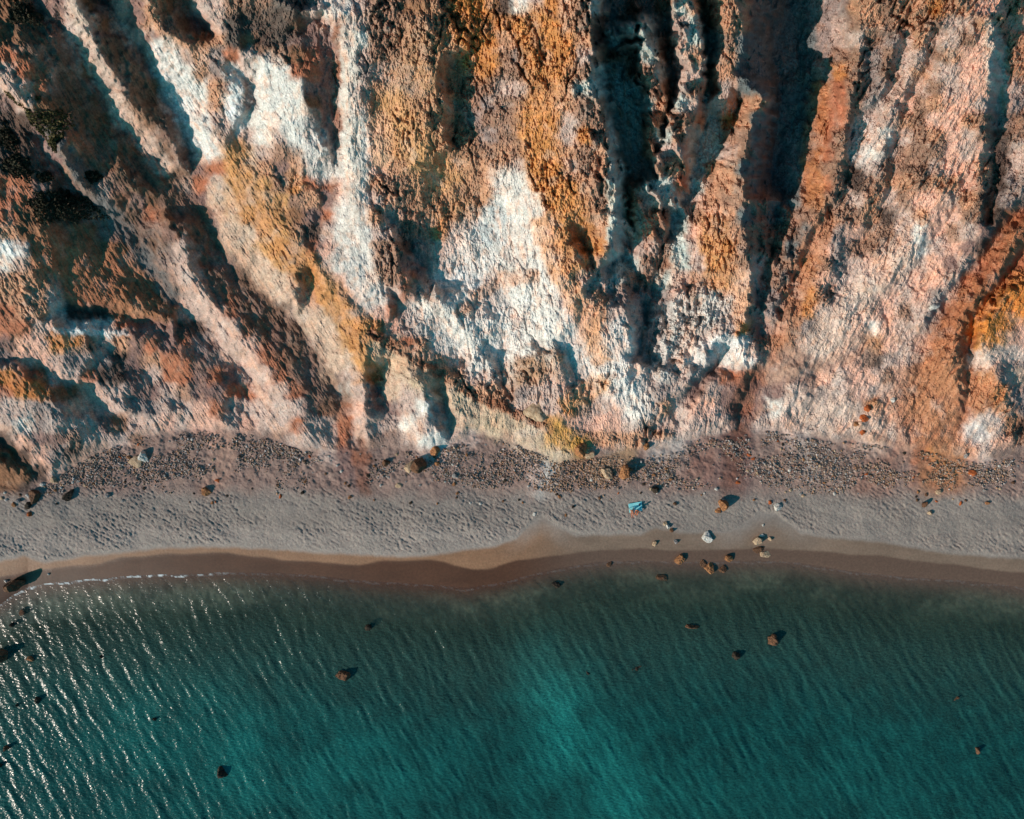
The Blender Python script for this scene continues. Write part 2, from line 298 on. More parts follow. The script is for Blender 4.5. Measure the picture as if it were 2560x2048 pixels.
# right red gullies
L([(2600,440),(2540,500),(2490,545),(2440,610),(2405,670),(2365,715),(2325,760),(2305,810)], 1.8, 0.6)
L([(2600,480),(2555,530),(2505,580),(2455,650),(2415,690),(2375,740),(2335,800),(2312,870),(2305,920)], -2.5, -1.2)
L([(2570,560),(2528,610),(2500,680),(2460,730),(2405,790),(2388,860),(2380,905)], 1.5, 1.2)
L([(2600,600),(2545,640),(2515,700),(2475,745),(2435,790),(2425,860),(2432,905)], -2.6, -2.2)
L([(2600,700),(2510,740),(2480,800),(2450,870)], 1.6)
L([(2395,920),(2388,950),(2400,1000)], 0.8); L([(2415,935),(2425,960),(2412,1010),(2395,1080),(2385,1120)], -1.8, -0.3)
L([(2470,900),(2500,960),(2510,1040),(2490,1100)], 1.0)
L([(2535,900),(2545,960),(2550,1050)], -1.0)
L([(1890,935),(1858,1008),(1848,1064),(1829,1110)], -1.4, -0.6)
L([(1862,930),(1835,1000),(1828,1050)], 0.6)
L([(1780,950),(1745,1010),(1725,1060)], 0.9)
L([(1812,885),(1768,932),(1725,992),(1690,1035),(1640,1080)], -2.2, -0.5)
L([(1795,850),(1745,925),(1705,965),(1660,1000),(1610,1040),(1570,1065)], 2.2, 0.8)
L([(1910,905),(2050,890),(2180,860),(2280,790)], -0.6)
L([(1960,800),(2100,770),(2220,680)], 0.4)
L([(1990,920),(1970,1000),(1960,1060)], 0.7); L([(2050,980),(2020,1030),(2005,1080)], -0.4); L([(2120,950),(2110,1050)], 0.4)
L([(2380,0),(2360,120),(2340,260),(2320,420),(2280,560)], 1.4, 0.5)
L([(1000,0),(990,200),(980,400),(960,520)], 0.8); L([(1250,0),(1240,150),(1230,300),(1250,400)], 0.4)
L([(1370,0),(1380,150),(1360,300),(1400,450),(1420,540)], 2.2, 1.2)
def plateau(pts, half, dz, dz2=None):
    n = len(pts)
    for sgn in (-1, 1):
        out = []
        for i, p in enumerate(pts):
            a = pts[max(0, i - 1)]; b = pts[min(n - 1, i + 1)]
            dx, dy = b[0] - a[0], b[1] - a[1]; l = math.hypot(dx, dy)
            w = half * (0.45 if i in (0, n - 1) else 1)
            out.append((p[0] - sgn * dy / l * w, p[1] + sgn * dx / l * w))
        L(out, dz, dz2)
plateau([(1590,60),(1618,150),(1636,230),(1648,280),(1632,330),(1628,385)], 17, 0.8, -2.4)
plateau([(1700,-30),(1710,30),(1722,100),(1738,170),(1730,230),(1707,300),(1682,360),(1668,420),(1690,450)], 26, 2.4, -0.3)
plateau([(1592,468),(1602,530),(1620,590),(1612,650)], 18, -2.5, -2.5)
plateau([(1800,-60),(1835,60),(1835,120),(1818,180),(1800,250)], 24, 2.5, -1.5)
plateau([(1655,560),(1668,640)], 10, -3.0)
LINES.append([(u, float(f_base(u)), 0.0) for u in range(-400, 3000, 50)])
LINES.append([(u, -400.0, 0.0) for u in range(-400, 3000, 100)])
LINES.append([(-400.0, v, 0.0) for v in range(-300, 1100, 100)]); LINES.append([(2960.0, v, 0.0) for v in range(-300, 1100, 100)])
LINES.append([(u, 1500.0, 0.0) for u in range(-400, 3000, 100)])

def relief_raster():
    pts, hs = [], []
    for ln in LINES:
        for a, b in zip(ln[:-1], ln[1:]):
            n = max(1, int(math.hypot(b[0] - a[0], b[1] - a[1]) / 22))
            for k in range(n):
                t = k / n
                pts.append(Vector((a[0] + (b[0] - a[0]) * t, a[1] + (b[1] - a[1]) * t))); hs.append(a[2] + (b[2] - a[2]) * t)
        pts.append(Vector(ln[-1][:2])); hs.append(ln[-1][2])
    ov, oe, of, orv, ore, orf = delaunay_2d_cdt(pts, [], [], 0, 0.01)
    hv = [np.mean([hs[j] for j in o]) if o else 0.0 for o in orv]
    step = 4.0; nu = int(3360 / step) + 1; nv = int(1900 / step) + 1
    R = np.zeros((nv, nu), np.float32)
    for f in of:
        P = [ov[i] for i in f]; hh = [hv[i] for i in f]
        if len(P) != 3: continue
        x = [(p[0] + 400) / step for p in P]; y = [(p[1] + 400) / step for p in P]
        det = (y[1] - y[2]) * (x[0] - x[2]) + (x[2] - x[1]) * (y[0] - y[2])
        if abs(det) < 1e-9: continue
        x0, x1 = max(0, int(min(x))), min(nu - 1, int(max(x)) + 1); y0, y1 = max(0, int(min(y))), min(nv - 1, int(max(y)) + 1)
        gx, gy = np.meshgrid(np.arange(x0, x1 + 1), np.arange(y0, y1 + 1))
        a = ((y[1] - y[2]) * (gx - x[2]) + (x[2] - x[1]) * (gy - y[2])) / det
        b = ((y[2] - y[0]) * (gx - x[2]) + (x[0] - x[2]) * (gy - y[2])) / det
        c = 1 - a - b
        m = (a >= -1e-6) & (b >= -1e-6) & (c >= -1e-6)
        sub = R[y0:y1 + 1, x0:x1 + 1]; sub[m] = (a * hh[0] + b * hh[1] + c * hh[2])[m]
    for _ in range(2):
        R[1:-1, 1:-1] = (R[1:-1, 1:-1] * 2 + R[:-2, 1:-1] + R[2:, 1:-1] + R[1:-1, :-2] + R[1:-1, 2:]) / 6
    return R, step
LINES = [[(p[0], p[1], p[2] * (.60 if p[0] < 860 and p[1] < 1000 and p[0] + .6 * p[1] < 1150 else 1)) for p in ln] for ln in LINES]
RR, RS = relief_raster()
def relief(u, v):
    x = np.clip((u + 400) / RS, 0, RR.shape[1] - 1.001); y = np.clip((v + 400) / RS, 0, RR.shape[0] - 1.001)
    xi = x.astype(int); yi = y.astype(int); fx = x - xi; fy = y - yi
    return (RR[yi, xi] * (1 - fx) + RR[yi, xi + 1] * fx) * (1 - fy) + (RR[yi + 1, xi] * (1 - fx) + RR[yi + 1, xi + 1] * fx) * fy

# ------------------------------------------------------------------ ground height, in metres, and colour
def terrain(U, V, want_color=True):
    """U, V: photo-pixel coordinates of the ray on which each ground point lies."""
    base = f_base(U); sea = f_sea(U)
    t = base - V
    mx, my = U / 16.0, -V / 16.0                      # metres at beach level, for the noises
    base = base + 10 * fbm(mx / 6, my / 6, 3, 5)
    t = base - V
    up = ss(-6, 12, t)
    zc = 3.2 + np.interp(np.clip(t, 0, 4000), [0, 60, 180, 520, 1100, 1400, 1900, 4000], [0, 1.5, 5.6, 16.2, 36, 42, 45, 46])
    zb = 3.2 * np.clip((sea - V) / np.maximum(sea - base, 1), 0, 1) ** 0.85
    d = np.clip(V - sea, 0, None)
    zs = -np.interp(d, [0, 30, 120, 300, 700, 1500, 40000], [0, .22, .75, 1.7, 4.0, 8.0, 30])
    z = np.where(t > 0, zc, np.where(V < sea, zb, zs))
    # crests and gullies with crooked edges
    wx = 9 * fbm(mx / 4, my / 4, 4, 21) + 5 * gnoise(mx / 1.1, my / 1.1, 22); wy = 9 * fbm(mx / 4, my / 4, 4, 23) + 5 * gnoise(mx / 1.1, my / 1.1, 24)
    rl = relief(U + wx * 1.4, V + wy * 1.4)
    cu_ = U + wx * 1.3 + 7 * fbm(mx * 1.3, my * 1.3, 4, 31, .6); cv_ = V + wy * 1.3 + 7 * fbm(mx * 1.3, my * 1.3, 4, 33, .6)
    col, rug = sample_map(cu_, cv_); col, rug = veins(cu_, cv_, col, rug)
    rug = rug * np.where(t > 0, 1, 0)
    # direction of the strata: oblique left, upright in the middle, leaning right
    wl = ss(1000, 600, U + (V - 500) * -0.4); wr = ss(1850, 2100, U); wm = np.clip(1 - wl - wr, 0, 1)
    def aniso(fn, la, lb, seed):
        out = 0
        for w, ang in ((wl, -57), (wm * (U < 1620), -82), (wm * (U >= 1620), -100), (wr, -121)):
            c, s = math.cos(math.radians(ang)), math.sin(math.radians(ang))
            out = out + w * fn((mx * c + my * s) / la, (-mx * s + my * c) / lb, seed)
        return out
    smooth_left = 1 - 0.6 * wl
    big = aniso(lambda a, b, s: ridged(a, b, 4, s), 7.0, 3.0, 41)
    mid = aniso(lambda a, b, s: ridged(a, b, 3, s), 2.4, 1.3, 47)
    qx, qy = mx + 0.5 * fbm(mx, my, 2, 61), my + 0.5 * fbm(mx, my, 2, 62)
    f1, r1, _ = facets(qx / 1.5, qy / 1.6, 3)
    f2, r2, _ = facets(qx / 0.7, qy / 0.75, 4)
    f3, r3, _ = facets(qx / 0.34, qy / 0.40, 8)
    rough = rug * smooth_left
    mod = 0.25 + 1.35 * ss(-.35, .45, fbm(mx / 8, my / 8, 3, 71))
    zz = rl + 0.9 * fbm(mx / 5.5, my / 6, 4, 43) + big * (0.10 + 0.42 * rough) * (.4 + mod * .6) + mod * (rough ** 1.2) * (0.22 * mid + 0.34 * f1 + 0.36 * f2) + (0.04 + rough) * 0.20 * f3
    zz += (0.07 + 0.22 * rough) * fbm(mx / 1.1, my / 1.1, 4, 44, 0.65)
    fine = aniso(lambda a, b, s: 1 - 2 * np.abs(fbm(a, b, 3, s, .6)), 3.2, 0.95, 46); fine2 = aniso(lambda a, b, s: 1 - 2 * np.abs(fbm(a, b, 2, s, .6)), 1.3, 0.42, 49)
    zz += (.03 + .40 * rough * mod) * fine + (.02 + .14 * rough) * fine2
    zz += wl * 0.16 * aniso(lambda a, b, s: ridged(a, b, 3, s), 5.0, 0.8, 91)
    crack = ss(.80, .97, 1 - 2 * np.abs(aniso(lambda a, b, s: fbm(a, b, 3, s, .55), 9.0, 5.0, 57)))
    crack2 = ss(.84, .97, 1 - 2 * np.abs(fbm(qx / 3.2, qy / 3.6, 3, 58, .55)))
    zz -= rough * mod * (.7 * crack + .15 * crack2)
    can = np.exp(-((U - 1600) / 120) ** 4) * ss(720, 480, V)
    zz += can * (3.4 * ss(.05, .5, fbm(mx / 2.0 + .3 * my / 2, my / 3.4, 3, 98)) + .6 * fbm(mx, my, 3, 99))
    can2 = np.exp(-((U - 1690) / 120) ** 4 - ((V - 820) / 140) ** 4) + .8 * np.exp(-((U - 1500) / 80) ** 4 - ((V - 690) / 90) ** 4) + 1.0 * np.exp(-((U - 1935) / 75) ** 4 - ((V - 650) / 180) ** 4)
    zz += np.clip(can2, 0, 1) * (2.6 * fbm(mx / 2.1, my / 2.8, 4, 197) - .3)
    zz += (wr * .26 + wm * .06) * (.3 + .7 * mod) * aniso(lambda a, b, s: ridged(a, b, 3, s), 7.0, 1.2, 95) * (.5 + rough)
    zz = zz * ss(-12, 42, t) ** .7
    z = z + zz * up
    # beach surface
    dry = f_dry(U) + 4 * fbm(mx / 2, my / 2, 3, 101); wet = f_wet(U) + 5 * fbm(mx / 5, my / 3, 2, 103)
    on_b = (1 - up) * ss(0, 12, dry - V)
    foot = 1.3 * ridged((mx + .4 * my) * 1.25 + 0.7 * gnoise(mx * 1.3, my * 1.3, 115), (my + 0.5 * mx) * 1.75, 2, 111, .8) + .5 * gnoise(mx * 2.2, my * 2.8, 116)
    patch = 0.5 + 0.8 * ss(-.3, .3, fbm(mx / 12, my / 6, 2, 118))
    grav = ss(1235, 1195, V + 18 * fbm(mx / 6, my / 6, 3, 120))
    z = z + on_b * (0.105 * foot * patch * (1 - 0.55 * grav) + 0.22 * fbm(mx / 5, my / 4, 3, 121))
    z = z + (1 - up) * grav * .34 * fbm(mx / 1.5, my / 1.2, 4, 126, .6)
    z = z + (1 - up) * ss(-60, 40, f_dry(U) - V) * 0.12 * fbm(mx / 9, my / 3, 2, 122)
    ub = ss(0, 60, V - sea)
    z = z + ub * 0.12 * fbm(mx / 2.5, my / 2.5, 4, 131)
    # rills running out of the gullies over the beach
    if not want_color: return z, up
    # colour
    n1 = fbm(mx / 1.6, my / 1.6, 5, 201, 0.6); n2 = fbm(mx / 5, my / 5, 4, 203); st = aniso(lambda a, b, s: fbm(a, b, 4, s), 4.5, 0.7, 205)
    ph = fbm(mx * 1.4, my * 1.4, 3, 208)
    k = np.exp(0.38 * n1 + 0.30 * st + 0.16 * (r1 - .5) * rough + 0.22 * (r2 - .5) * rough + 0.14 * ph)
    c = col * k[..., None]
    # iron staining and pale dusting inside the rock
    iron = ss(.08, .45, n2 + 0.6 * st)[..., None] * 0.26; c = c * (1 - iron) + iron * c.mean(-1, keepdims=True) * np.array([1.6, .78, .44])
    m1 = ss(.06, .32, fbm(mx / 1.7 + 5, my / 1.7, 5, 251, .62) + .5 * st)[..., None] * np.clip(col.mean(-1, keepdims=True) / .42, 0, 1) * .42; c = c * (1 - m1) + m1 * np.array([.53, .29, .19])
    m2 = ss(.10, .36, fbm(mx / 1.2 + 9, my / 1.2, 5, 255, .62))[..., None] * (.25 + .5 * rough[..., None]) * .75; c = c * (1 - m2) + m2 * c * np.array([.42, .40, .40])
    pale = ss(.12, .5, fbm(mx / 3, my / 3, 4, 211) - 0.3 * n2)[..., None] * 0.22 * np.clip(col.mean(-1, keepdims=True) / .3, 0, 1)
    c = c * (1 - pale) + pale * np.array([.56, .53, .50])
    # beach: grey sand, mauve silt, wet brown sand
    sand = np.array([.25, .207, .182]) * (1 + .16 * fbm(mx / 8, my / 4, 4, 221))[..., None] * (1 + .12 * fbm(mx * 2, my * 2, 2, 223))[..., None]
    lighter = (ss(1300, 1345, V) * ss(1700, 1200, U))[..., None]; sand = sand * (1 + 0.22 * lighter) * np.array([1, 1.0, 1.0])
    gb = ss(1262, 1205, V + 26 * fbm(mx / 5, my / 5, 3, 225))[..., None]
    bc = sand * (1 - gb) + col * np.exp(.3 * n1)[..., None] * gb
    damp = np.array([.25, .13, .072]) * (1 + .25 * fbm(mx / 7, my / 2.5, 3, 227))[..., None]
    wetc = np.array([.085, .037, .020]) * (1 + .25 * fbm(mx / 7, my / 2.5, 3, 229))[..., None]
    tong = np.exp(-((U - 1355) / 60) ** 2) + np.exp(-((U - 1895) / 110) ** 2); d1 = (ss(-3, 9, V - dry) * (1 - tong) + tong * ss(-5, 60, V - dry + 15 * fbm(mx / 3, my / 3, 3, 230)))[..., None]; d2 = ss(-2, 5, V - wet)[..., None]
    right = ss(1250, 1500, U)[..., None]
    damp = damp * (1 - right) + np.array([.185, .125, .09]) * right * (1 + .3 * fbm(mx / 7, my / 2.5, 3, 227))[..., None]
    wetc = wetc * (1 - right) + np.array([.115, .07, .05]) * right
    bc = bc * (1 - d1) + damp * d1; bc = bc * (1 - d2) + wetc * d2
    # seabed: sand with dark weed
    weed = ss(-.1, .25, fbm(mx / 14 + 3, my / 9, 4, 241) + 0.15 - 1.0 * ss(100, 420, V - sea))[..., None]
    bed = np.array([.125, .115, .08]) * (1 - .45 * weed) * np.exp(.6 * n1 + .5 * ph)[..., None]
    s1 = ss(0, 60, V - sea)[..., None]
    bc = bc * (1 - s1) + bed * s1
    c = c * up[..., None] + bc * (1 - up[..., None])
    wetness = (.7 * ss(-6, 6, V - dry) + .3 * ss(-3, 12, V - wet)) * (1 - up)
    return z, up, np.clip(c, .012, .8), wetness, rough

def grown(a, b, step, ratio, limit):
    core = list(np.arange(a, b + 1e-3, step)); s = step; lo = []; x = a
    while x > limit[0]: s *= ratio; x -= s; lo.append(x)
    s = step; hi = []; x = b
    while x < limit[1]: s *= ratio; x += s; hi.append(x)
    return np.array(lo[::-1] + core + hi)

def grid_mesh(name, X, Y, Z, mask, mat, color=None, attrs=None, smooth=True):
    """one mesh from a height grid; mask picks the cells that belong to it"""
    nv, nu = X.shape
    idx = np.arange(nv * nu).reshape(nv, nu)
    q = np.stack([idx[:-1, :-1], idx[1:, :-1], idx[1:, 1:], idx[:-1, 1:]], -1)[mask]
    used = np.unique(q); remap = np.full(nv * nu, -1, np.int64); remap[used] = np.arange(len(used)); q = remap[q]
    co = np.stack([X.ravel()[used], Y.ravel()[used], Z.ravel()[used]], -1).astype(np.float32)
    me = bpy.data.meshes.new(name)
    me.vertices.add(len(co)); me.vertices.foreach_set('co', co.ravel())
    me.loops.add(q.size); me.loops.foreach_set('vertex_index', q.ravel().astype(np.int32))
    me.polygons.add(len(q)); me.polygons.foreach_set('loop_start', (np.arange(len(q)) * 4).astype(np.int32))
    me.update(calc_edges=True)
    me.polygons.foreach_set('use_smooth', np.full(len(q), smooth))
    if color is not None:
        a = me.color_attributes.new('col', 'FLOAT_COLOR', 'POINT')
        c4 = np.concatenate([color.reshape(-1, 3)[used], np.ones((len(used), 1))], 1).astype(np.float32); a.data.foreach_set('color', c4.ravel())
    for k, arr in (attrs or {}).items():
        a = me.attributes.new(k, 'FLOAT', 'POINT'); a.data.foreach_set('value', arr.ravel()[used].astype(np.float32))
    me.validate(); me.update()
    me.materials.append(mat)
    o = bpy.data.objects.new(name, me); COL.objects.link(o)
    return o

# ------------------------------------------------------------------ materials
def new_mat(name):
    m = bpy.data.materials.new(name); m.use_nodes = True; n = m.node_tree; n.nodes.clear()
    out = n.nodes.new('ShaderNodeOutputMaterial'); return m, n, out
def N(n, t, **kw):
    x = n.nodes.new(t)
    for k, v in kw.items(): setattr(x, k, v)
    return x
def ground_mat(name, bump=0.5, scale=2.5, wet=False, var=0.35):
    m, n, out = new_mat(name); lk = n.links.new
    p = N(n, 'ShaderNodeBsdfPrincipled'); p.inputs['Roughness'].default_value = 0.95; p.inputs['Specular IOR Level'].default_value = 0.15
    at = N(n, 'ShaderNodeAttribute', attribute_name='col')
    tc = N(n, 'ShaderNodeTexCoord')
    nz = N(n, 'ShaderNodeTexNoise'); nz.inputs['Scale'].default_value = scale; nz.inputs['Detail'].default_value = 6; nz.inputs['Roughness'].default_value = 0.7
    lk(tc.outputs['Object'], nz.inputs['Vector'])
    mr = N(n, 'ShaderNodeMapRange'); mr.inputs[1].default_value = 0.3; mr.inputs[2].default_value = 0.7
    mr.inputs[3].default_value = 1 - var; mr.inputs[4].default_value = 1 + var
    lk(nz.outputs[0], mr.inputs[0])
    mul = N(n, 'ShaderNodeVectorMath', operation='SCALE'); lk(at.outputs['Color'], mul.inputs[0]); lk(mr.outputs[0], mul.inputs['Scale'])
    lk(mul.outputs[0], p.inputs['Base Color'])
    b = N(n, 'ShaderNodeBump'); b.inputs['Strength'].default_value = bump; b.inputs['Distance'].default_value = 0.25
    lk(nz.outputs[0], b.inputs['Height']); lk(b.outputs[0], p.inputs['Normal'])
    if wet:
        w = N(n, 'ShaderNodeAttribute', attribute_name='wet')
        r = N(n, 'ShaderNodeMapRange'); r.inputs[3].default_value = 0.95; r.inputs[4].default_value = 0.35; lk(w.outputs['Fac'], r.inputs[0]); lk(r.outputs[0], p.inputs['Roughness'])
        s = N(n, 'ShaderNodeMapRange'); s.inputs[3].default_value = 0.15; s.inputs[4].default_value = 0.3; lk(w.outputs['Fac'], s.inputs[0]); lk(s.outputs[0], p.inputs['Specular IOR Level'])
        bs = N(n, 'ShaderNodeMapRange'); bs.inputs[3].default_value = bump; bs.inputs[4].default_value = 0.04; lk(w.outputs['Fac'], bs.inputs[0]); lk(bs.outputs[0], b.inputs['Strength'])
    lk(p.outputs[0], out.inputs[0]); return m
M_CLIFF = ground_mat('cliff_rock', 0.7, 4.0, False, .38); M_SAND = ground_mat('beach_sand', 0.6, 3.0, True, 0.2); M_BED = ground_mat('sea_bed', 0.4, 1.2)

# ------------------------------------------------------------------ ground
us = grown(-240, 2800, 2.5, 1.5, (-9000, 11500))
vs = np.concatenate([grown(-200, 1540, 2.5, 1.5, (-9000, 1540)), np.arange(1550, 2400, 9.0), [2450, 2600, 2900, 3500, 4800, 7500, 12000]])
U, V = np.meshgrid(us, vs)
Z, UP, C, WET, RG = terrain(U, V)
Z = np.minimum(Z, 70)
X = (U - 1280) * (H - Z) / F; Y = (1024 - V) * (H - Z) / F
def cell(a): return (a[:-1, :-1] + a[1:, 1:]) * .5
upc = cell(UP) > 0.5; seac = cell(Z) < -0.6
cliff = grid_mesh('cliff', X, Y, Z, upc, M_CLIFF, C, smooth=False); tag(cliff, kind='structure')
beach = grid_mesh('beach', X, Y, Z, ~upc & ~seac, M_SAND, C, {'wet': WET}); tag(beach, kind='structure')
seabed = grid_mesh('seabed', X, Y, Z, ~upc & seac, M_BED, C); tag(seabed, kind='structure')

def ground_z(u, v):
    z, _ = terrain(np.array([[float(u)]]), np.array([[float(v)]]), False); return float(z[0, 0])

# ------------------------------------------------------------------ sea surface
def water_mat():
    m, n, out = new_mat('sea_water'); lk = n.links.new
    dep = N(n, 'ShaderNodeAttribute', attribute_name='depth')
    tc = N(n, 'ShaderNodeTexCoord')
    nz = N(n, 'ShaderNodeTexNoise'); nz.inputs['Scale'].default_value = 1.9; nz.inputs['Detail'].default_value = 1.6; nz.inputs['Roughness'].default_value = 0.6
    mp = N(n, 'ShaderNodeMapping'); mp.inputs['Scale'].default_value = (0.8, 1.5, 1); mp.inputs['Rotation'].default_value = (0, 0, 0.25)
    lk(tc.outputs['Object'], mp.inputs[0]); lk(mp.outputs[0], nz.inputs['Vector'])
    b = N(n, 'ShaderNodeBump'); b.inputs['Strength'].default_value = 1.0; b.inputs['Distance'].default_value = 0.135
    lk(nz.outputs[0], b.inputs['Height'])
    dif = N(n, 'ShaderNodeBsdfDiffuse'); lk(b.outputs[0], dif.inputs['Normal'])
    mot = N(n, 'ShaderNodeAttribute', attribute_name='sandy')
    ramp = N(n, 'ShaderNodeValToRGB'); e = ramp.color_ramp.elements
    e[0].position = 0; e[0].color = (.009, .052, .050, 1); e[1].position = 1; e[1].color = (.016, .20, .18, 1)
    fn = N(n, 'ShaderNodeTexNoise'); fn.inputs['Scale'].default_value = 2.6; fn.inputs['Detail'].default_value = 4; fn.inputs['Roughness'].default_value = 0.75
    lk(mp.outputs[0], fn.inputs['Vector'])
    fm = N(n, 'ShaderNodeMapRange'); fm.inputs[1].default_value = .3; fm.inputs[2].default_value = .7; fm.inputs[3].default_value = .55; fm.inputs[4].default_value = 1.45; lk(fn.outputs[0], fm.inputs[0])
    oz = N(n, 'ShaderNodeMapRange', interpolation_type='SMOOTHSTEP'); oz.inputs[1].default_value = .2; oz.inputs[2].default_value = 2.5; lk(dep.outputs['Fac'], oz.inputs[0])
    om_ = N(n, 'ShaderNodeMix'); om_.data_type = 'RGBA'; lk(oz.outputs[0], om_.inputs[0]); om_.inputs[6].default_value = (.034, .062, .048, 1); lk(ramp.outputs[0], om_.inputs[7])
    fs = N(n, 'ShaderNodeVectorMath', operation='SCALE'); lk(om_.outputs[2], fs.inputs[0]); lk(fm.outputs[0], fs.inputs['Scale'])
    lk(mot.outputs['Fac'], ramp.inputs[0]); lk(fs.outputs[0], dif.inputs[0])
    tr = N(n, 'ShaderNodeBsdfTransparent')
    tcol = N(n, 'ShaderNodeValToRGB'); e = tcol.color_ramp.elements
    e[0].position = 0; e[0].color = (1, 1, 1, 1); e[1].position = .35; e[1].color = (.35, .62, .58, 1)
    dn = N(n, 'ShaderNodeMath', operation='DIVIDE'); lk(dep.outputs['Fac'], dn.inputs[0]); dn.inputs[1].default_value = 4.0
    lk(dn.outputs[0], tcol.inputs[0]); lk(tcol.outputs[0], tr.inputs[0])
    fac = N(n, 'ShaderNodeMapRange', interpolation_type='SMOOTHSTEP'); fac.inputs[1].default_value = 0.0; fac.inputs[2].default_value = 1.3; fac.inputs[3].default_value = 0; fac.inputs[4].default_value = .84
    lk(dep.outputs['Fac'], fac.inputs[0])
    mx = N(n, 'ShaderNodeMixShader'); lk(fac.outputs[0], mx.inputs[0]); lk(tr.outputs[0], mx.inputs[1]); lk(dif.outputs[0], mx.inputs[2])
    gl = N(n, 'ShaderNodeBsdfGlossy'); gl.inputs['Roughness'].default_value = 0.23; gl.inputs[0].default_value = (.6, .6, .6, 1); lk(b.outputs[0], gl.inputs['Normal'])
    ge = N(n, 'ShaderNodeNewGeometry'); dt = N(n, 'ShaderNodeVectorMath', operation='DOT_PRODUCT'); lk(ge.outputs['Incoming'], dt.inputs[0]); lk(b.outputs[0], dt.inputs[1])
    ab = N(n, 'ShaderNodeMath', operation='ABSOLUTE'); lk(dt.outputs['Value'], ab.inputs[0])
    om = N(n, 'ShaderNodeMath', operation='SUBTRACT'); om.inputs[0].default_value = 1; lk(ab.outputs[0], om.inputs[1])
    pw = N(n, 'ShaderNodeMath', operation='POWER'); lk(om.outputs[0], pw.inputs[0]); pw.inputs[1].default_value = 5
    fr = N(n, 'ShaderNodeMath', operation='MULTIPLY_ADD'); lk(pw.outputs[0], fr.inputs[0]); fr.inputs[1].default_value = .98; fr.inputs[2].default_value = .02
    m2 = N(n, 'ShaderNodeMixShader'); lk(fr.outputs[0], m2.inputs[0]); lk(mx.outputs[0], m2.inputs[1]); lk(gl.outputs[0], m2.inputs[2])
    foam = N(n, 'ShaderNodeBsdfDiffuse'); foam.inputs[0].default_value = (.75, .78, .78, 1)
    fa = N(n, 'ShaderNodeAttribute', attribute_name='foam')
    m3 = N(n, 'ShaderNodeMixShader'); lk(fa.outputs['Fac'], m3.inputs[0]); lk(m2.outputs[0], m3.inputs[1]); lk(foam.outputs[0], m3.inputs[2])
    lk(m3.outputs[0], out.inputs[0]); return m
us2 = grown(-240, 2800, 3.0, 1.5, (-9000, 11500))
vs2 = np.concatenate([np.arange(1360, 2180, 2.5), [2184, 2192, 2210, 2260, 2400, 2700, 3500, 5500, 12000]])
U2, V2 = np.meshgrid(us2, vs2)
Zb, _ = terrain(U2, V2, False)
depth = np.clip(-Zb, 0, None)
mx2, my2 = U2 / 16.0, -V2 / 16.0
def wave(ang, lam, seed, amp):
    c, s = math.cos(math.radians(ang)), math.sin(math.radians(ang))
    a = mx2 * c + my2 * s; b = -mx2 * s + my2 * c
    a = a + 0.5 * lam * fbm(mx2 / (lam * 3), my2 / (lam * 3), 2, seed + 5)
    return amp * gnoise(a / (lam * 0.55), b / (lam * 2.6), seed)
wv = wave(28, 2.4, 301, .13) + wave(20, 1.5, 305, .07) + wave(40, 3.6, 309, .10) + wave(80, .8, 313, .030) + wave(10, .6, 317, .022)
def ripple(ang, lam, seed, amp):
    c, s = math.cos(math.radians(ang)), math.sin(math.radians(ang))
    a = mx2 * c + my2 * s; b = -mx2 * s + my2 * c
    ph = 2 * math.pi * a / lam + 4.5 * fbm(mx2 / 9, my2 / 9, 2, seed) + 1.6 * gnoise(a / 2.2, b / 3.5, seed + 3)
    return amp * (np.sin(ph) + .25 * np.sin(2 * ph)) * (.55 + .8 * np.clip(gnoise(a / 3, b / 4, seed + 9) + .4, 0, 1))
wv = .6 * wv + ripple(28, 1.9, 371, .036) + ripple(37, 1.25, 375, .016)
Zw = wv * ss(0.0, .22, depth) * (0.8 + .5 * fbm(mx2 / 15, my2 / 15, 2, 330)) + 0.02
Zw = np.where(np.abs(U2 - 1280) > 2500, 0.02, Zw)
dsh = V2 - f_sea(U2)
foam = ss(.85, 1.15, .8 * fbm(mx2 * 1.3, my2 * 3, 3, 340) + .95 * ss(6, 1, np.abs(dsh - 3 - 5 * gnoise(mx2 / 3, my2 * 0, 350)))) * ss(620, 430, U2) * .9
foam = .0 * foam + foam * 1.0
foam = np.maximum(foam, 0.14 * ss(.78, 1.0, fbm(mx2 * 1.3, my2 * 3, 3, 341) + .95 * ss(5, 1, np.abs(dsh - 3 - 8 * gnoise(mx2 / 5, my2 * 0, 351)))) * .35)
Xw = (U2 - 1280) * (H - Zw) / F; Yw = (1024 - V2) * (H - Zw) / F
def blob(cx, cy, ru, rv, ang=0):
    c, s_ = math.cos(math.radians(ang)), math.sin(math.radians(ang)); a = (U2 - cx) * c + (V2 - cy) * s_; b = -(U2 - cx) * s_ + (V2 - cy) * c
    return np.exp(-(a / ru) ** 2 - (b / rv) ** 2)
sandy = 0.08 + .75 * blob(1400, 1760, 270, 80, 65) + .22 * blob(480, 1760, 330, 110, 5) + .22 * blob(1560, 1990, 260, 120, 20) + .3 * blob(700, 1950, 500, 130, 0) + .12 * blob(2150, 1950, 400, 150, 10)
sandy = np.clip(sandy * (1 + 1.3 * fbm(mx2 / 8, my2 / 8, 4, 360)) + .25 * fbm(mx2 / 2.5, my2 / 2.5, 4, 361), 0, 1)
mw = cell(Zb) < 0.25
water = grid_mesh('sea', Xw, Yw, Zw, mw, water_mat(), None, {'depth': depth, 'foam': foam, 'sandy': sandy}); tag(water, kind='structure')
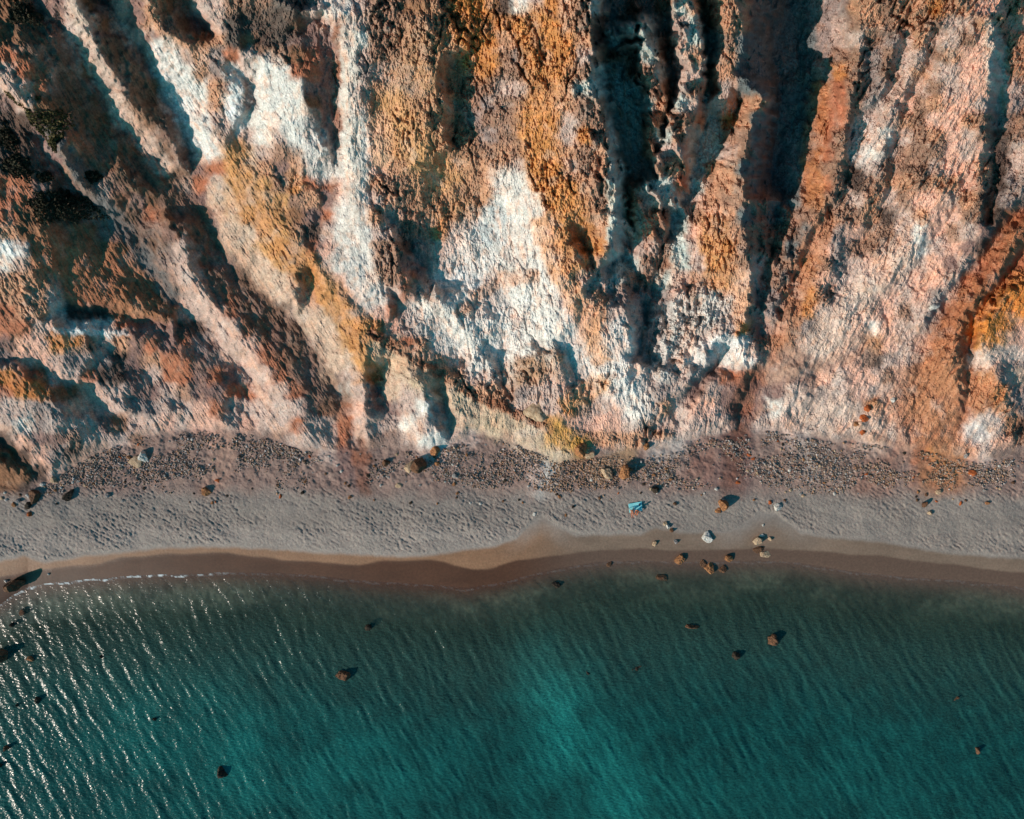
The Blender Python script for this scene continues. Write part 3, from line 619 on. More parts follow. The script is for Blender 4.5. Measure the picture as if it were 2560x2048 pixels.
#OBJECTS
# ------------------------------------------------------------------ rocks
def rock_mat(name, c1, c2, scale=2.5):
    m, n, out = new_mat(name); lk = n.links.new
    p = N(n, 'ShaderNodeBsdfPrincipled'); p.inputs['Roughness'].default_value = 0.9; p.inputs['Specular IOR Level'].default_value = 0.2
    tc = N(n, 'ShaderNodeTexCoord'); nz = N(n, 'ShaderNodeTexNoise'); nz.inputs['Scale'].default_value = scale; nz.inputs['Detail'].default_value = 6; nz.inputs['Roughness'].default_value = 0.7
    lk(tc.outputs['Object'], nz.inputs['Vector'])
    r = N(n, 'ShaderNodeValToRGB'); e = r.color_ramp.elements; e[0].position = .36; e[0].color = (*c1, 1); e[1].position = .64; e[1].color = (*c2, 1)
    lk(nz.outputs[0], r.inputs[0]); lk(r.outputs[0], p.inputs['Base Color'])
    b = N(n, 'ShaderNodeBump'); b.inputs['Strength'].default_value = .8; b.inputs['Distance'].default_value = .12; lk(nz.outputs[0], b.inputs['Height']); lk(b.outputs[0], p.inputs['Normal'])
    lk(p.outputs[0], out.inputs[0]); return m
RM = {'orange': rock_mat('orange_rock', (.11, .045, .022), (.40, .18, .075)), 'brown': rock_mat('brown_rock', (.045, .025, .016), (.17, .08, .042)),
      'pale': rock_mat('pale_rock', (.30, .27, .24), (.62, .58, .53)), 'tan': rock_mat('tan_rock', (.24, .15, .09), (.50, .36, .24)),
      'grey': rock_mat('grey_rock', (.13, .12, .12), (.32, .29, .27)), 'dark': rock_mat('dark_rock', (.014, .012, .010), (.05, .032, .02)),
      'red': rock_mat('red_rock', (.22, .05, .02), (.48, .12, .03))}
def rock_mesh(name, seed, flat=1.0, elong=1.0, sub=4, mat=None):
    rng = np.random.RandomState(seed)
    bm = bmesh.new(); bmesh.ops.create_icosphere(bm, subdivisions=sub, radius=1)
    P = np.array([v.co[:] for v in bm.verts], np.float32)
    nr = rng.normal(size=(12, 3)); nr /= np.linalg.norm(nr, axis=1)[:, None]; dd = rng.uniform(.5, .95, 12)
    dots = P @ nr.T.astype(np.float32)
    r = np.where(dots > .05, dd / np.maximum(dots, .05), 9).min(1); r = np.minimum(r, 1.15)
    x, y, z = P[:, 0], P[:, 1], P[:, 2]
    nz = fbm(x * 2.3 + z * 1.7 + seed, y * 2.3 - z * 1.3, 4, seed) * .16 + fbm(x * 6 - z * 5, y * 6 + z * 4 + seed, 3, seed + 3) * .07
    P = P * (r + nz)[:, None]; P[:, 0] *= elong; P[:, 2] *= flat
    for v, c in zip(bm.verts, P): v.co = c
    me = bpy.data.meshes.new(name); bm.to_mesh(me); bm.free(); me.materials.append(mat); return me
RK = [0]
def rock(u, v, r, tone, label, name='boulder', flat=.8, elong=1.0, rot=0, sink=.35, group=None, zoff=0, cat='boulder', top=None):
    """r in photo pixels; stands on the ground at its place"""
    RK[0] += 1
    z = ground_z(u, v) + zoff; rad = r * (H - z) / F * .95
    me = rock_mesh(name, 100 + RK[0] * 7, flat, elong, 4 if r > 9 else 3, RM[tone])
    o = bpy.data.objects.new(name, me); COL.objects.link(o)
    zc = z + rad * flat * (1 - 2 * sink) * .8
    sz = rad
    if top is not None:
        hh = max(rad * flat, (top - z) / 1.7 + .1); sz = hh / flat; zc = top - hh * .85
    x, y = unproj(u, v, zc); o.location = (x, y, zc); o.scale = (rad, rad, sz); o.rotation_euler = (0, 0, math.radians(rot))
    tag(o, label, cat, group); return o
R_ = rock
R_(357,1140,15,'pale','large pale grey angular boulder with a long shadow at the left cliff foot', flat=1.1, rot=-30)
R_(338,1155,15,'tan','flat dusty slab lying against the large pale grey boulder', 'rock_slab', flat=.3, elong=1.4, rot=20, cat='slab')
R_(515,1229,13,'orange','orange wedge-shaped boulder alone on the upper sand at left', flat=.9, elong=1.2, rot=30)
R_(1562,1182,18,'orange','tall rusty boulder with the longest shadow on the gravel', flat=1.35, rot=20, sink=.2)
R_(1518,1180,15,'tan','tan boulder leaning against the tall rusty boulder', flat=.8, elong=1.2, rot=-40)
R_(1640,1224,10,'dark','dark grey boulder with a white stone beside it, above the blanket', flat=1.1, sink=.2)
R_(1642,1231,4,'pale','white stone touching the dark grey boulder above the blanket','stone', cat='stone')
R_(1627,1222,6,'tan','tan stone left of the dark grey boulder above the blanket','stone', cat='stone')
R_(1806,1262,14,'orange','rusty orange boulder at the tip of the red-brown mud gully', flat=1.15, elong=1.1, rot=60, sink=.2)
R_(1797,1278,9,'orange','smaller rusty rock just below the boulder at the gully tip','rock', flat=.6, cat='rock')
R_(1944,1267,10,'pale','pale grey boulder right of the wet sand tongue', flat=.9, rot=20)
R_(1925,1255,6,'red','reddish stone up left of the pale grey boulder by the wet tongue','stone', cat='stone')
R_(1664,1308,7,'tan','tan stone at the upper end of the jumbled row at the wet sand edge','rock', flat=.9, cat='rock')
R_(1670,1317,7,'pale','whitish stone in the middle of the jumbled row at the wet sand edge','rock', flat=1.1, cat='rock')
R_(1679,1325,6,'brown','brown stone at the lower end of the jumbled row at the wet sand edge','rock', flat=1.2, cat='rock')
R_(1767,1341,15,'pale','long white boulder lying on the wet sand', flat=.45, elong=1.25, rot=-20)
R_(1636,1360,8,'tan','small tan boulder on the wet sand, left of the small grey one', flat=.9, rot=50)
R_(1688,1354,6,'grey','small grey boulder on the wet sand below the jumbled row', flat=1.0)
R_(1893,1352,12,'tan','rounded tan boulder on the wet sand at right', flat=.9)
R_(1926,1347,6,'tan','small tan stone right of the rounded tan boulder','stone', cat='stone')
R_(1906,1338,5,'pale','flat white stone above the rounded tan boulder','stone', flat=.5, elong=1.4, cat='stone')
R_(1907,1313,4,'pale','tiny white stone high on the wet sand tongue','stone', cat='stone')
R_(1899,1373,11,'brown','flat brown rock at the water edge, upper of a pair','rock', flat=.4, elong=1.4, rot=-5, cat='rock')
R_(1910,1386,12,'tan','flat pinkish tan rock at the water edge, lower of a pair','rock', flat=.4, elong=1.4, rot=-20, cat='rock')
R_(1700,1397,14,'orange','orange boulder in the swash with a short shadow', flat=.9)
R_(1821,1397,11,'orange','knobbly orange boulder in the swash at right of the row', flat=.9)
R_(1755,1407,11,'brown','brown rock awash, left of the orange cluster','rock', flat=.6, top=.32, cat='rock')
R_(1774,1420,14,'orange','orange rocky cluster breaking the shallow water', flat=.8, elong=1.1, rot=40)
R_(1806,1424,10,'brown','dark brown rock awash, right of the orange cluster','rock', flat=.6, top=.32, cat='rock')
R_(1655,1445,11,'brown','dark brown rock just under the shallows below the orange boulder','rock', flat=.55, elong=1.3, cat='rock')
R_(1522,1411,7,'brown','faint brown stone in the swash, left of the boulders','stone', flat=.5, elong=1.4, rot=40, cat='stone')
R_(1045,1162,20,'brown','biggest dark brown boulder below the white spur', flat=1.0, rot=30, sink=.3)
R_(1022,1168,14,'tan','tan slab leaning on the left of the biggest brown boulder','rock_slab', flat=.7, elong=1.3, rot=60, cat='slab')
R_(1086,1128,14,'orange','orange boulder up right of the biggest brown boulder', flat=.9)
R_(1092,1160,8,'orange','small rusty rock right of the biggest brown boulder','rock', cat='rock')
R_(1138,1190,8,'grey','grey stone on the gravel right of the brown boulders','stone', cat='stone')
R_(965,1156,10,'brown','brown boulder left of the biggest brown boulder', flat=1.0)
R_(997,1215,8,'tan','flat tan stone on the sand below the biggest brown boulder','stone', flat=.35, cat='stone')
R_(1337,1286,5,'pale','white stone at the top of the wet sand tongue','stone', cat='stone')
R_(1414,1288,5,'orange','orange stone right of the wet sand tongue','stone', cat='stone')
R_(1433,1267,5,'dark','dark stone on the sand left of the blanket','stone', cat='stone')
R_(2345,1228,8,'tan','tan stone at the end of the orange mud flow','rock', cat='rock')
R_(2312,1262,9,'brown','brown boulder with a winged shadow below the orange mud flow', flat=1.3, sink=.15)
R_(2326,1283,7,'tan','tan stone below the winged-shadow boulder','rock', flat=1.1, cat='rock')
R_(2430,1182,9,'red','red rock on the gravel right of the orange mud flow','rock', flat=.6, elong=1.4, cat='rock')
R_(2415,1140,8,'grey','grey rock at the foot of the pale fan at right','rock', cat='rock')
R_(268,1238,9,'grey','grey rock half buried in the sand at left','rock', cat='rock')
R_(86,1243,17,'brown','brown flat-topped boulder in the rock pile at the left edge', flat=.8)
R_(134,1201,10,'tan','tan oval boulder at the top of the left rock pile', elong=1.3, rot=-20)
R_(107,1211,8,'pale','whitish stone beside the tan oval boulder','stone', cat='stone')
R_(33,1262,7,'orange','orange stone in the rock pile at the left edge','stone', cat='stone')
R_(46,1252,6,'grey','blue-grey stone beside the orange stone at the left edge','stone', flat=1.1, cat='stone')
R_(70,1264,9,'dark','dark rock below the flat-topped brown boulder','rock', cat='rock')
R_(74,1287,7,'red','rusty stone at the bottom of the left rock pile','stone', cat='stone')
R_(172,1238,12,'dark','dark slanting slab casting a shadow right of the left rock pile','rock_slab', flat=1.2, elong=1.4, rot=40, cat='slab')
R_(36,1463,19,'brown','big brown boulder on the shore at the far left', flat=1.25, elong=1.15, rot=-20, sink=.2)
R_(15,1453,5,'pale','pale stone behind the big shore boulder at far left','stone', cat='stone')
R_(121,1435,4,'pale','single white stone on the wet brown sand at left','stone', flat=1, cat='stone')
R_(4,1643,21,'brown','big sea boulder with a long shadow at the left edge', flat=1.3, sink=.12, top=1.5)
R_(80,1647,10,'orange','small orange rock in the water beside the left edge boulder','rock', top=0.3, flat=1.1, cat='rock')
R_(855,1684,20,'brown','brown boulder standing alone in the sea, left of middle', flat=1.2, sink=.1, top=0.9)
R_(1932,1595,16,'brown','rusty boulder standing in the sea at right', flat=.9, elong=1.2, sink=.1, top=0.8)
R_(1837,1640,15,'dark','dark boulder just under the sea near the rusty one', flat=.9, sink=.15, top=.42)
R_(1463,1674,13,'dark','dark rock under the sea right of middle','rock', flat=.9, sink=.15, top=.32, cat='rock')
R_(1590,1665,12,'dark','flat dark rock patch under the sea, above right of the submerged rock','rock', flat=.5, elong=1.5, top=.32, cat='rock')
R_(1728,1566,12,'brown','flat brown rock under the shallows, left of the rusty sea boulder','rock', flat=.5, elong=1.5, top=.32, cat='rock')
R_(1500,1700,7,'dark','tiny dark rock below right of the middle submerged rock','rock', top=.32, cat='rock')
R_(1392,1463,9,'dark','dark rock in the shallows close to the swash','rock', flat=.5, elong=1.5, top=.32, cat='rock')
R_(922,1568,9,'dark','dark rock in the shallows above the lone sea boulder','rock', top=.32, flat=.7, cat='rock')
R_(2382,1740,9,'brown','small brown rock in the deep water at right','rock', top=.32, cat='rock')
R_(2430,1865,15,'brown','upright brown rock in the deep water at lower right','rock', top=.32, elong=.6, cat='rock')
R_(105,1745,11,'dark','dark rock among the glitter at left','rock', top=.32, flat=.7, cat='rock')
R_(50,1762,9,'dark','smaller dark rock left of the one among the glitter','rock', top=.32, flat=.7, cat='rock')
R_(560,1919,17,'dark','long dark rock under the sea at lower left','rock', top=.32, flat=.5, elong=1.4, cat='rock')
R_(392,1792,8,'dark','dark rock in the teal water above the long submerged one','rock', top=.32, cat='rock')
R_(28,1862,11,'brown','brown rock in the glitter near the lower left edge','rock', top=.32, cat='rock')
R_(12,1905,12,'dark','dark rock below the brown one near the lower left edge','rock', top=.32, cat='rock')
R_(55,1533,9,'brown','brown rock in the shallows off the left shore','rock', flat=.6, top=.32, cat='rock')
R_(32,1560,7,'dark','dark stone below the brown rock off the left shore','stone', flat=.6, top=.32, cat='stone')
R_(258,1638,7,'dark','dark stone in the sea right of the left edge boulder','stone', top=.32, flat=.8, cat='stone')
R_(1453,1124,19,'orange','orange overhanging rock at the foot of the yellow spur','rock', flat=1.0, rot=50, cat='rock')
R_(1474,1136,12,'tan','tan rock right below the orange overhanging one','rock', flat=.9, rot=40, cat='rock')
R_(1617,1118,10,'orange','orange stone at the cliff foot above the tall rusty boulder','rock', flat=1.1, cat='rock')
R_(1342,1028,30,'tan','brown fractured block stuck in the white slope','rock', flat=.45, elong=1.1, rot=-30, sink=.45, cat='rock')
R_(2168,1022,11,'red','bright red-orange block in the lower right slope','rock', flat=.9, cat='rock')
R_(2160,1048,13,'red','red block below the bright red-orange one','rock', flat=.9, cat='rock')
R_(2140,1060,9,'orange','orange block left of the red one in the lower right slope','rock', flat=.9, cat='rock')
R_(2155,1080,9,'red','small red block at the bottom of the red heap','rock', flat=1.0, cat='rock')
R_(2336,766,9,'pale','white egg-shaped rock in the grey rill','rock', flat=.7, elong=1.5, rot=10, cat='rock')
R_(2231,1000,7,'pale','white stone on the red slope left of the dark pit','stone', flat=.9, cat='stone')

# loose stones on the gravel: a handful of shapes, each stone its own object
rngS = np.random.RandomState(5)
STN = ['pale', 'tan', 'grey', 'brown', 'orange', 'red', 'dark']
protos = [rock_mesh('loose_stone', 900 + i, .6 + .08 * i, 1 + .08 * i, 2, RM[t]) for i, t in enumerate(STN)]
for i in range(170):
    u = rngS.uniform(0, 2560); b = float(f_base(u)); v = rngS.uniform(b + 12, 1262)
    if 1540 < u < 1640 and v > 1235: continue
    k = rngS.randint(7); o = bpy.data.objects.new('loose_stone', protos[k]); COL.objects.link(o)
    z = ground_z(u, v); rad = rngS.uniform(2.2, 4.8) / 16
    x, y = unproj(u, v, z); o.location = (x, y, z + rad * .15); o.scale = (rad,) * 3; o.rotation_euler = (0, 0, rngS.uniform(0, 6))
    tag(o, 'small %s loose stone scattered on the gravel below the cliff' % STN[k], 'stone', 'small %s loose stones on the gravel' % STN[k])

# gravel: uncountable pebbles, one mesh
def gravel():
    rng = np.random.RandomState(11); n = 90000
    u = rng.uniform(-200, 2760, n); v = rng.uniform(1080, 1275, n); b = f_base(u)
    mx, my = u / 16.0, -v / 16.0
    dens = fbm(mx / 6, my / 4, 4, 501) + .25 * fbm(mx / 1.3, my / 1.3, 2, 502)
    lim = 1232 + 22 * fbm(mx / 6, my / 6, 2, 503) - 60 * np.exp(-((u - 350) / 220) ** 2) * 0 
    spots = np.zeros(n)
    for cu, cv, ru, rv, w in ((300,1190,170,45,.5),(480,1130,80,40,.4),(680,1130,90,50,.55),(1350,1190,180,50,.6),(1480,1180,90,60,.5),(1700,1200,120,50,.4),(2000,1170,160,60,.6),(2150,1210,120,30,.4),(60,1250,90,40,.6),(1230,1170,120,40,.4),(2480,1190,150,50,.35),(850,1150,60,50,-.5),(950,1190,160,30,-.35),(1790,1180,50,80,-.6),(2250,1180,80,60,-.2),(580,1150,40,60,-.5)):
        spots += w * np.exp(-((u - cu) / ru) ** 2 - ((v - cv) / rv) ** 2)
    keep = (v > b + 4) & (v < lim) & (1.5 * dens + spots - .7 * ss(1195, 1245, v) > rng.uniform(-.12, .62, n))
    keep &= ~((u > 1555) & (u < 1625) & (v > 1235))
    u = u[keep]; v = v[keep]; spots = spots[keep]; n = len(u)
    z, _ = terrain(u[None, :], v[None, :], False); z = z[0]
    x, y = unproj(u, v, z)
    r = rng.gamma(3, .021, n) + .04; r = np.minimum(r, .24)
    base = np.array([[-1,-1,-1],[1,-1,-1],[1,1,-1],[-1,1,-1],[-1,-1,1],[1,-1,1],[1,1,1],[-1,1,1]], float) * .62
    co = base[None] * (1 + rng.uniform(-.35, .35, (n, 8, 3)))
    co[:, 4:, :2] *= .75
    an = rng.uniform(0, 6.28, n); c, s_ = np.cos(an), np.sin(an)
    el = rng.uniform(.8, 1.4, n)
    X_ = co[:, :, 0] * el[:, None]; Y_ = co[:, :, 1]
    P = np.stack([X_ * c[:, None] - Y_ * s_[:, None], X_ * s_[:, None] + Y_ * c[:, None], co[:, :, 2] * .8], -1) * r[:, None, None]
    P += np.stack([x, y, z + r * .3], -1)[:, None, :]
    Q = np.array([[0,3,2,1],[4,5,6,7],[0,1,5,4],[1,2,6,5],[2,3,7,6],[3,0,4,7]])
    q = (Q[None] + (np.arange(n) * 8)[:, None, None]).reshape(-1, 4)
    me = bpy.data.meshes.new('gravel'); me.vertices.add(n * 8); me.vertices.foreach_set('co', P.reshape(-1).astype(np.float32))
    me.loops.add(q.size); me.loops.foreach_set('vertex_index', q.ravel().astype(np.int32)); me.polygons.add(len(q)); me.polygons.foreach_set('loop_start', (np.arange(len(q)) * 4).astype(np.int32)); me.update(calc_edges=True)
    pal = np.array([[.55,.52,.50],[.30,.26,.24],[.40,.20,.09],[.20,.14,.11],[.09,.085,.085],[.42,.32,.22],[.25,.10,.06],[.20,.22,.24],[.62,.60,.58]])
    pw = np.array([.10,.22,.13,.17,.10,.12,.07,.06,.03]); ki = rng.choice(9, n, p=pw / pw.sum())
    cc = (pal[ki] * .62 + .38 * np.array([.31, .215, .175])) * rng.uniform(.6, 1.2, (n, 1))
    org = np.exp(-((u - 1440) / 150) ** 2)[:, None] * .4 + np.exp(-((u - 2330) / 130) ** 2)[:, None] * .4
    cc = cc * (1 - org) + org * np.array([.36, .17, .07]) * rng.uniform(.5, 1.3, (n, 1))
    a = me.color_attributes.new('col', 'FLOAT_COLOR', 'POINT'); c4 = np.ones((n, 8, 4), np.float32); c4[:, :, :3] = cc[:, None, :]; a.data.foreach_set('color', c4.ravel())
    me.materials.append(ground_mat('pebbles', .3, 8, False, .2)); o = bpy.data.objects.new('gravel', me); COL.objects.link(o)
    tag(o, 'mixed pebbles, white, rust and grey, spread below the cliff', 'gravel', kind='stuff')
    return n
print('pebbles', gravel())

# ------------------------------------------------------------------ bushes on the upper left slope
def leaf_mat(name, c1, c2):
    m, n, out = new_mat(name); lk = n.links.new
    p = N(n, 'ShaderNodeBsdfPrincipled'); p.inputs['Roughness'].default_value = .8; p.inputs['Specular IOR Level'].default_value = .2
    tc = N(n, 'ShaderNodeTexCoord'); nz = N(n, 'ShaderNodeTexNoise'); nz.inputs['Scale'].default_value = 3; lk(tc.outputs['Object'], nz.inputs['Vector'])
    r = N(n, 'ShaderNodeValToRGB'); e = r.color_ramp.elements; e[0].position = .35; e[0].color = (*c1, 1); e[1].position = .65; e[1].color = (*c2, 1)
    lk(nz.outputs[0], r.inputs[0]); lk(r.outputs[0], p.inputs['Base Color']); lk(p.outputs[0], out.inputs[0]); return m
LM = {'olive': leaf_mat('olive_leaves', (.03, .028, .008), (.11, .085, .03)), 'dark': leaf_mat('dark_leaves', (.015, .015, .008), (.045, .035, .018))}
STEM = rock_mat('stem_bark', (.06, .04, .03), (.14, .10, .07), 8)
def bush(u, v, ru, rv, tone, label, seed, hgt=.7):
    rng = np.random.RandomState(seed); z = min(70, ground_z(u, v)); s_ = (H - z) / F; x0, y0 = unproj(u, v, z)
    root = bpy.data.objects.new('bush', None); COL.objects.link(root); root.location = (x0, y0, z); tag(root, label, 'bush', 'bushes on the upper left slope')
    a, b = ru * s_, rv * s_; n = int(2600 * min(1.2, max(.25, a * b / 6)))
    th = rng.uniform(0, 6.28, n); rr = rng.uniform(0, 1, n) ** .5; lump = 1 + .22 * np.sin(th * 3 + seed) + .15 * np.sin(th * 7 + 2 * seed)
    px = np.cos(th) * rr * a * lump; py = np.sin(th) * rr * b * lump
    uu = u + px / s_; vv = v - py / s_; gz, _ = terrain(uu[None], vv[None], False); gz = gz[0] - z
    top = hgt * min(a, b) * np.sqrt(np.clip(1 - rr ** 2, .02, 1)) * (1 + .35 * fbm(px * 1.2, py * 1.2, 3, seed))
    pz = gz + top * rng.uniform(.55, 1.05, n)
    cen = np.stack([px, py, pz], -1); L_ = .13 + .1 * rng.uniform(0, 1, (n, 1))
    d1 = rng.normal(size=(n, 3)); d1 /= np.linalg.norm(d1, axis=1)[:, None]; d2 = np.cross(d1, rng.normal(size=(n, 3))); d2 /= np.linalg.norm(d2, axis=1)[:, None]
    P = np.stack([cen - d1 * L_, cen + d2 * L_ * .5, cen + d1 * L_, cen - d2 * L_ * .5], 1).reshape(-1, 3)
    me = bpy.data.meshes.new('foliage'); me.from_pydata(P.tolist(), [], [[4 * i, 4 * i + 1, 4 * i + 2, 4 * i + 3] for i in range(n)]); me.materials.append(LM[tone])
    f = bpy.data.objects.new('foliage', me); COL.objects.link(f); f.parent = root
    bm = bmesh.new()
    for k in range(9):
        an = k * .7 + seed; e = Vector((math.cos(an) * a * .5, math.sin(an) * b * .5, hgt * min(a, b) * .7 + .2)); st = Vector((0, 0, -.3))
        dr = (e - st).normalized(); q = dr.to_track_quat('Z', 'Y').to_matrix().to_4x4()
        bmesh.ops.create_cone(bm, cap_ends=True, segments=6, radius1=.07, radius2=.02, depth=(e - st).length, matrix=Matrix.Translation((e + st) / 2) @ q)
    me = bpy.data.meshes.new('stem'); bm.to_mesh(me); bm.free(); me.materials.append(STEM); o = bpy.data.objects.new('stem', me); COL.objects.link(o); o.parent = root
bush(110,292,44,50,'olive','big round olive-green bush on the upper left slope', 1, .9)
bush(157,515,66,42,'dark','wide dark bush below the round olive one', 2, .8)
bush(62,35,34,26,'dark','dark bush nearest the top left corner', 3)
bush(22,345,24,34,'dark','dark bush at the left edge beside the round olive one', 4)
bush(48,420,34,26,'dark','dark bush at the left edge above the wide dark one', 5)
bush(135,358,18,14,'olive','small bush touching the lower side of the round olive bush', 6)
bush(231,441,17,13,'dark','small dark bush on the brown knoll', 7)
bush(112,440,16,14,'dark','small dark bush between the knoll and the left edge', 8)

# ------------------------------------------------------------------ blanket, people, bag
def plain(name, c, rough=.8):
    m, n, out = new_mat(name); p = N(n, 'ShaderNodeBsdfPrincipled'); p.inputs['Base Color'].default_value = (*c, 1); p.inputs['Roughness'].default_value = rough
    nz = N(n, 'ShaderNodeTexNoise'); nz.inputs['Scale'].default_value = 30; b = N(n, 'ShaderNodeBump'); b.inputs['Strength'].default_value = .2; b.inputs['Distance'].default_value = .01
    n.links.new(nz.outputs[0], b.inputs['Height']); n.links.new(b.outputs[0], p.inputs['Normal']); n.links.new(p.outputs[0], out.inputs[0]); return m
def blanket_mat():
    m, n, out = new_mat('blanket_cloth'); lk = n.links.new; p = N(n, 'ShaderNodeBsdfPrincipled'); p.inputs['Roughness'].default_value = .9
    tc = N(n, 'ShaderNodeTexCoord'); w = N(n, 'ShaderNodeTexWave'); w.inputs['Scale'].default_value = 3.2; w.inputs['Distortion'].default_value = 6; w.inputs['Detail'].default_value = 1
    lk(tc.outputs['Object'], w.inputs['Vector']); r = N(n, 'ShaderNodeValToRGB'); e = r.color_ramp.elements
    e[0].position = .42; e[0].color = (.03, .42, .50, 1); e[1].position = .55; e[1].color = (.40, .80, .80, 1); lk(w.outputs[0], r.inputs[0]); lk(r.outputs[0], p.inputs['Base Color']); lk(p.outputs[0], out.inputs[0]); return m
cu = [(1568.5, 1258), (1602, 1252), (1603, 1275), (1571, 1280)]
cc = [unproj(u, v, 1.2) for u, v in cu]
bx = sum(c[0] for c in cc) / 4; by = sum(c[1] for c in cc) / 4
n_ = 14; vv_ = []; 
zpl = max(ground_z(u, v) for u, v in cu + [(1586, 1266)]) + .07
for j in range(n_ + 1):
    for i in range(n_ + 1):
        a, b = i / n_, j / n_
        x = (cc[0][0] * (1 - a) + cc[1][0] * a) * (1 - b) + (cc[3][0] * (1 - a) + cc[2][0] * a) * b
        y = (cc[0][1] * (1 - a) + cc[1][1] * a) * (1 - b) + (cc[3][1] * (1 - a) + cc[2][1] * a) * b
        vv_.append((x - bx, y - by, .02 * math.sin(a * 9 + b * 5) * math.sin(b * 8)))
me = bpy.data.meshes.new('beach_blanket'); me.from_pydata(vv_, [], [[j * (n_ + 1) + i, (j + 1) * (n_ + 1) + i, (j + 1) * (n_ + 1) + i + 1, j * (n_ + 1) + i + 1] for j in range(n_) for i in range(n_)])
me.materials.append(blanket_mat()); bl = bpy.data.objects.new('beach_blanket', me); COL.objects.link(bl); bl.location = (bx, by, zpl)
sd = bl.modifiers.new('thick', 'SOLIDIFY'); sd.thickness = .03; sd.offset = 1
tag(bl, 'turquoise blanket with white waves spread on the grey sand under the two people', 'blanket')

SKIN = plain('skin', (.45, .13, .05), .6); HAIR = plain('hair', (.03, .018, .012), .7)
def skinned(name, verts, edges, mat, parent, sub=2):
    me = bpy.data.meshes.new(name); me.from_pydata([v[:3] for v in verts], edges, [])
    o = bpy.data.objects.new(name + '_tmp', me); COL.objects.link(o)
    sk = o.modifiers.new('s', 'SKIN'); o.modifiers.new('d', 'SUBSURF').levels = sub; o.modifiers['d'].render_levels = sub
    for i, v in enumerate(verts):
        me.skin_vertices[0].data[i].radius = (v[3], v[3] if len(v) < 5 else v[4]); me.skin_vertices[0].data[i].use_root = (i == 0)
    dg = bpy.context.evaluated_depsgraph_get(); dg.update(); m2 = bpy.data.meshes.new_from_object(o.evaluated_get(dg)); m2.name = name
    bpy.data.objects.remove(o); m2.materials.clear(); m2.materials.append(mat)
    for p in m2.polygons: p.use_smooth = True
    r = bpy.data.objects.new(name, m2); COL.objects.link(r); r.parent = parent; return r
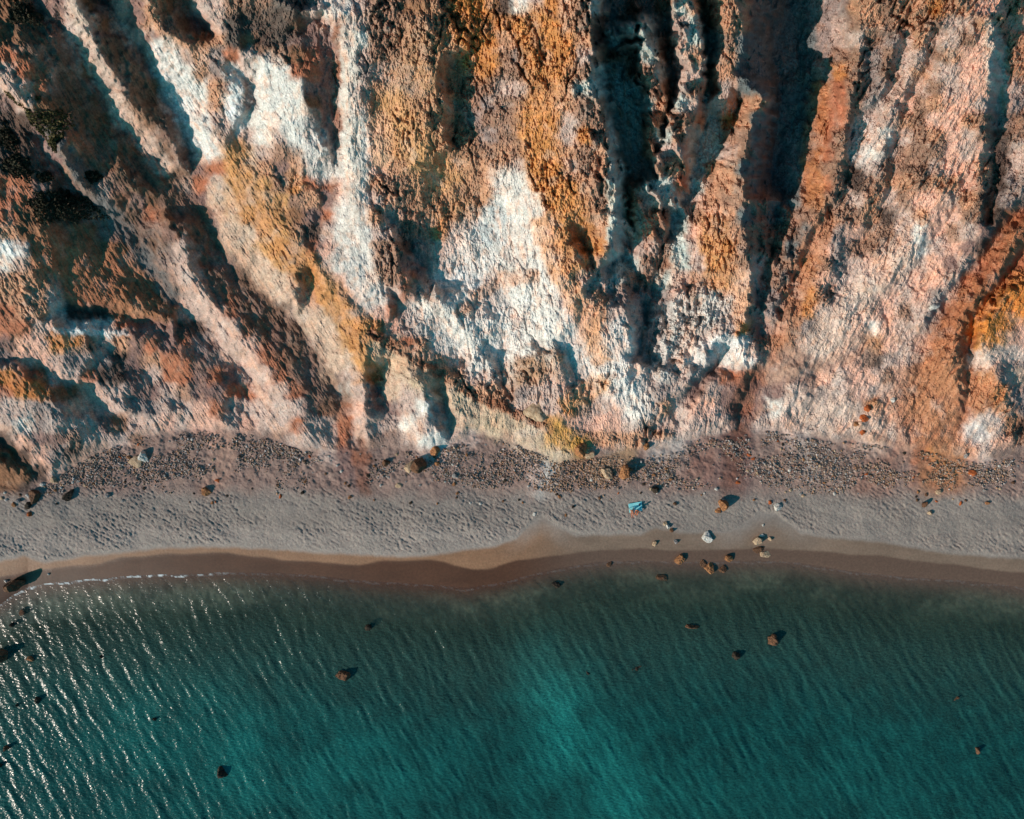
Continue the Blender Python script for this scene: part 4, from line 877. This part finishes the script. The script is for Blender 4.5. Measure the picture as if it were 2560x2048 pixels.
def person(u, v, label, pose, rot, suit, hair_long):
    z = zpl + .03; x, y = unproj(u, v, z)
    root = bpy.data.objects.new('person', None); COL.objects.link(root); root.location = (x, y, z); root.rotation_euler = (0, 0, math.radians(rot)); root.scale = (1.12,) * 3; tag(root, label, 'person')
    V_ = [(0, 0, .13, .15, .12)]; E = []
    def add(p, par): V_.append(p); E.append((par, len(V_) - 1)); return len(V_) - 1
    s1 = add((0, .04, .32, .13, .10), 0); s2 = add((0, .06, .50, .16, .11), s1); nk = add((0, .05, .62, .055), s2)
    h1 = add((0, .03, .70, .075, .09), nk); h2 = add((0, .02, .79, .082, .10), h1); add((0, .03, .86, .06, .075), h2); add((0, -.075, .755, .016), h2)
    for sg in (-1, 1):
        kn, an = pose['knee'], pose['ankle']
        hp = add((sg * .10, -.05, .13, .095), 0); k = add((sg * kn[0], kn[1], kn[2], .062), hp); c = add((sg * (kn[0] + an[0]) / 2, (kn[1] * 2 + an[1]) / 3, (kn[2] * 2 + an[2]) / 3, .058), k)
        a = add((sg * an[0], an[1], an[2], .038), c); f = add((sg * an[0] * 1.1, an[1] - .05, .04, .04), a); add((sg * an[0] * 1.2, an[1] - .16, .05 + pose.get('toe', 0), .03), f)
        sh = add((sg * .18, .05, .55, .055), s2); el = add((sg * pose['elbow'][0], pose['elbow'][1], pose['elbow'][2], .040), sh); hw = add((sg * pose['hand'][0], pose['hand'][1], pose['hand'][2], .027), el)
        d = (Vector(V_[hw][:3]) - Vector(V_[el][:3])).normalized(); side = d.cross(Vector((0, 0, 1))).normalized()
        pm = Vector(V_[hw][:3]) + d * .07; pi = add((*pm, .034, .018), hw)
        for q, (o_, ln) in enumerate(((-.03, .065), (-.01, .075), (.01, .072), (.03, .055))):
            b = pm + d * .035 + side * o_; fi = add((*b, .010), pi); fj = add((*(b + d * ln * .5 - Vector((0, 0, .008))), .009), fi); add((*(b + d * ln - Vector((0, 0, .022))), .007), fj)
        tb = pm - d * .01 - side * .035 * sg; ti = add((*tb, .011), pi); add((*(tb + d * .03 - side * .02 * sg), .009), ti)
    skinned('body', V_, E, SKIN, root)
    hv = [(0, .055, .80, .085, .10), (0, .045, .87, .07, .085)]; he = [(0, 1)]
    if hair_long: hv += [(0, .12, .70, .06, .04), (0, .14, .58, .05, .03)]; he += [(0, 2), (2, 3)]
    skinned('hair', hv, he, HAIR, root)
    skinned('swimwear', [(0, 0, .12, .16, .13), (0, .02, .22, .145, .115)], [(0, 1)], suit, root)
    return root
person(1579, 1276, 'sunburnt person sitting at the left on the blanket edge with legs stretched to the sea', dict(knee=(.11, -.48, .16), ankle=(.10, -.88, .07), toe=.08, elbow=(.27, .22, .33), hand=(.26, .34, .07)), 8, plain('red_swimwear', (.30, .05, .03)), False)
person(1592, 1276, 'person sitting at the right on the blanket edge with knees raised', dict(knee=(.17, -.38, .42), ankle=(.14, -.60, .08), elbow=(.27, -.10, .36), hand=(.10, -.42, .34)), -14, plain('dark_swimwear', (.03, .03, .05)), True)
def lumpy(name, u, v, size, mat, label, cat):
    x, y = unproj(u, v, zpl); bm = bmesh.new(); bmesh.ops.create_cube(bm, size=1)
    bmesh.ops.bevel(bm, geom=bm.edges[:], offset=.22, segments=3, affect='EDGES')
    for w in bm.verts: w.co.x *= size[0]; w.co.y *= size[1]; w.co.z = (w.co.z + .5) * size[2] * (1 + .2 * math.sin(w.co.x * 20))
    me = bpy.data.meshes.new('body'); bm.to_mesh(me); bm.free(); me.materials.append(mat)
    root = bpy.data.objects.new(name, None); COL.objects.link(root); root.location = (x, y, zpl + .03); tag(root, label, cat)
    o = bpy.data.objects.new('bag_body', me); COL.objects.link(o); o.parent = root
    bm = bmesh.new(); n = 12
    pts = [Vector((math.cos(math.pi * k / n) * size[0] * .35, 0, size[2] * .85 + math.sin(math.pi * k / n) * size[2] * .5)) for k in range(n + 1)]
    for a, b in zip(pts[:-1], pts[1:]):
        d = b - a; bmesh.ops.create_cone(bm, cap_ends=True, segments=6, radius1=.012, radius2=.012, depth=d.length * 1.1, matrix=Matrix.Translation((a + b) / 2) @ d.to_track_quat('Z', 'Y').to_matrix().to_4x4())
    me = bpy.data.meshes.new('bag_handle'); bm.to_mesh(me); bm.free(); me.materials.append(mat); o = bpy.data.objects.new('bag_handle', me); COL.objects.link(o); o.parent = root
lumpy('beach_bag', 1598, 1262, (.22, .32, .26), plain('navy_canvas', (.01, .012, .05)), 'small navy bag on the right side of the turquoise blanket', 'bag')
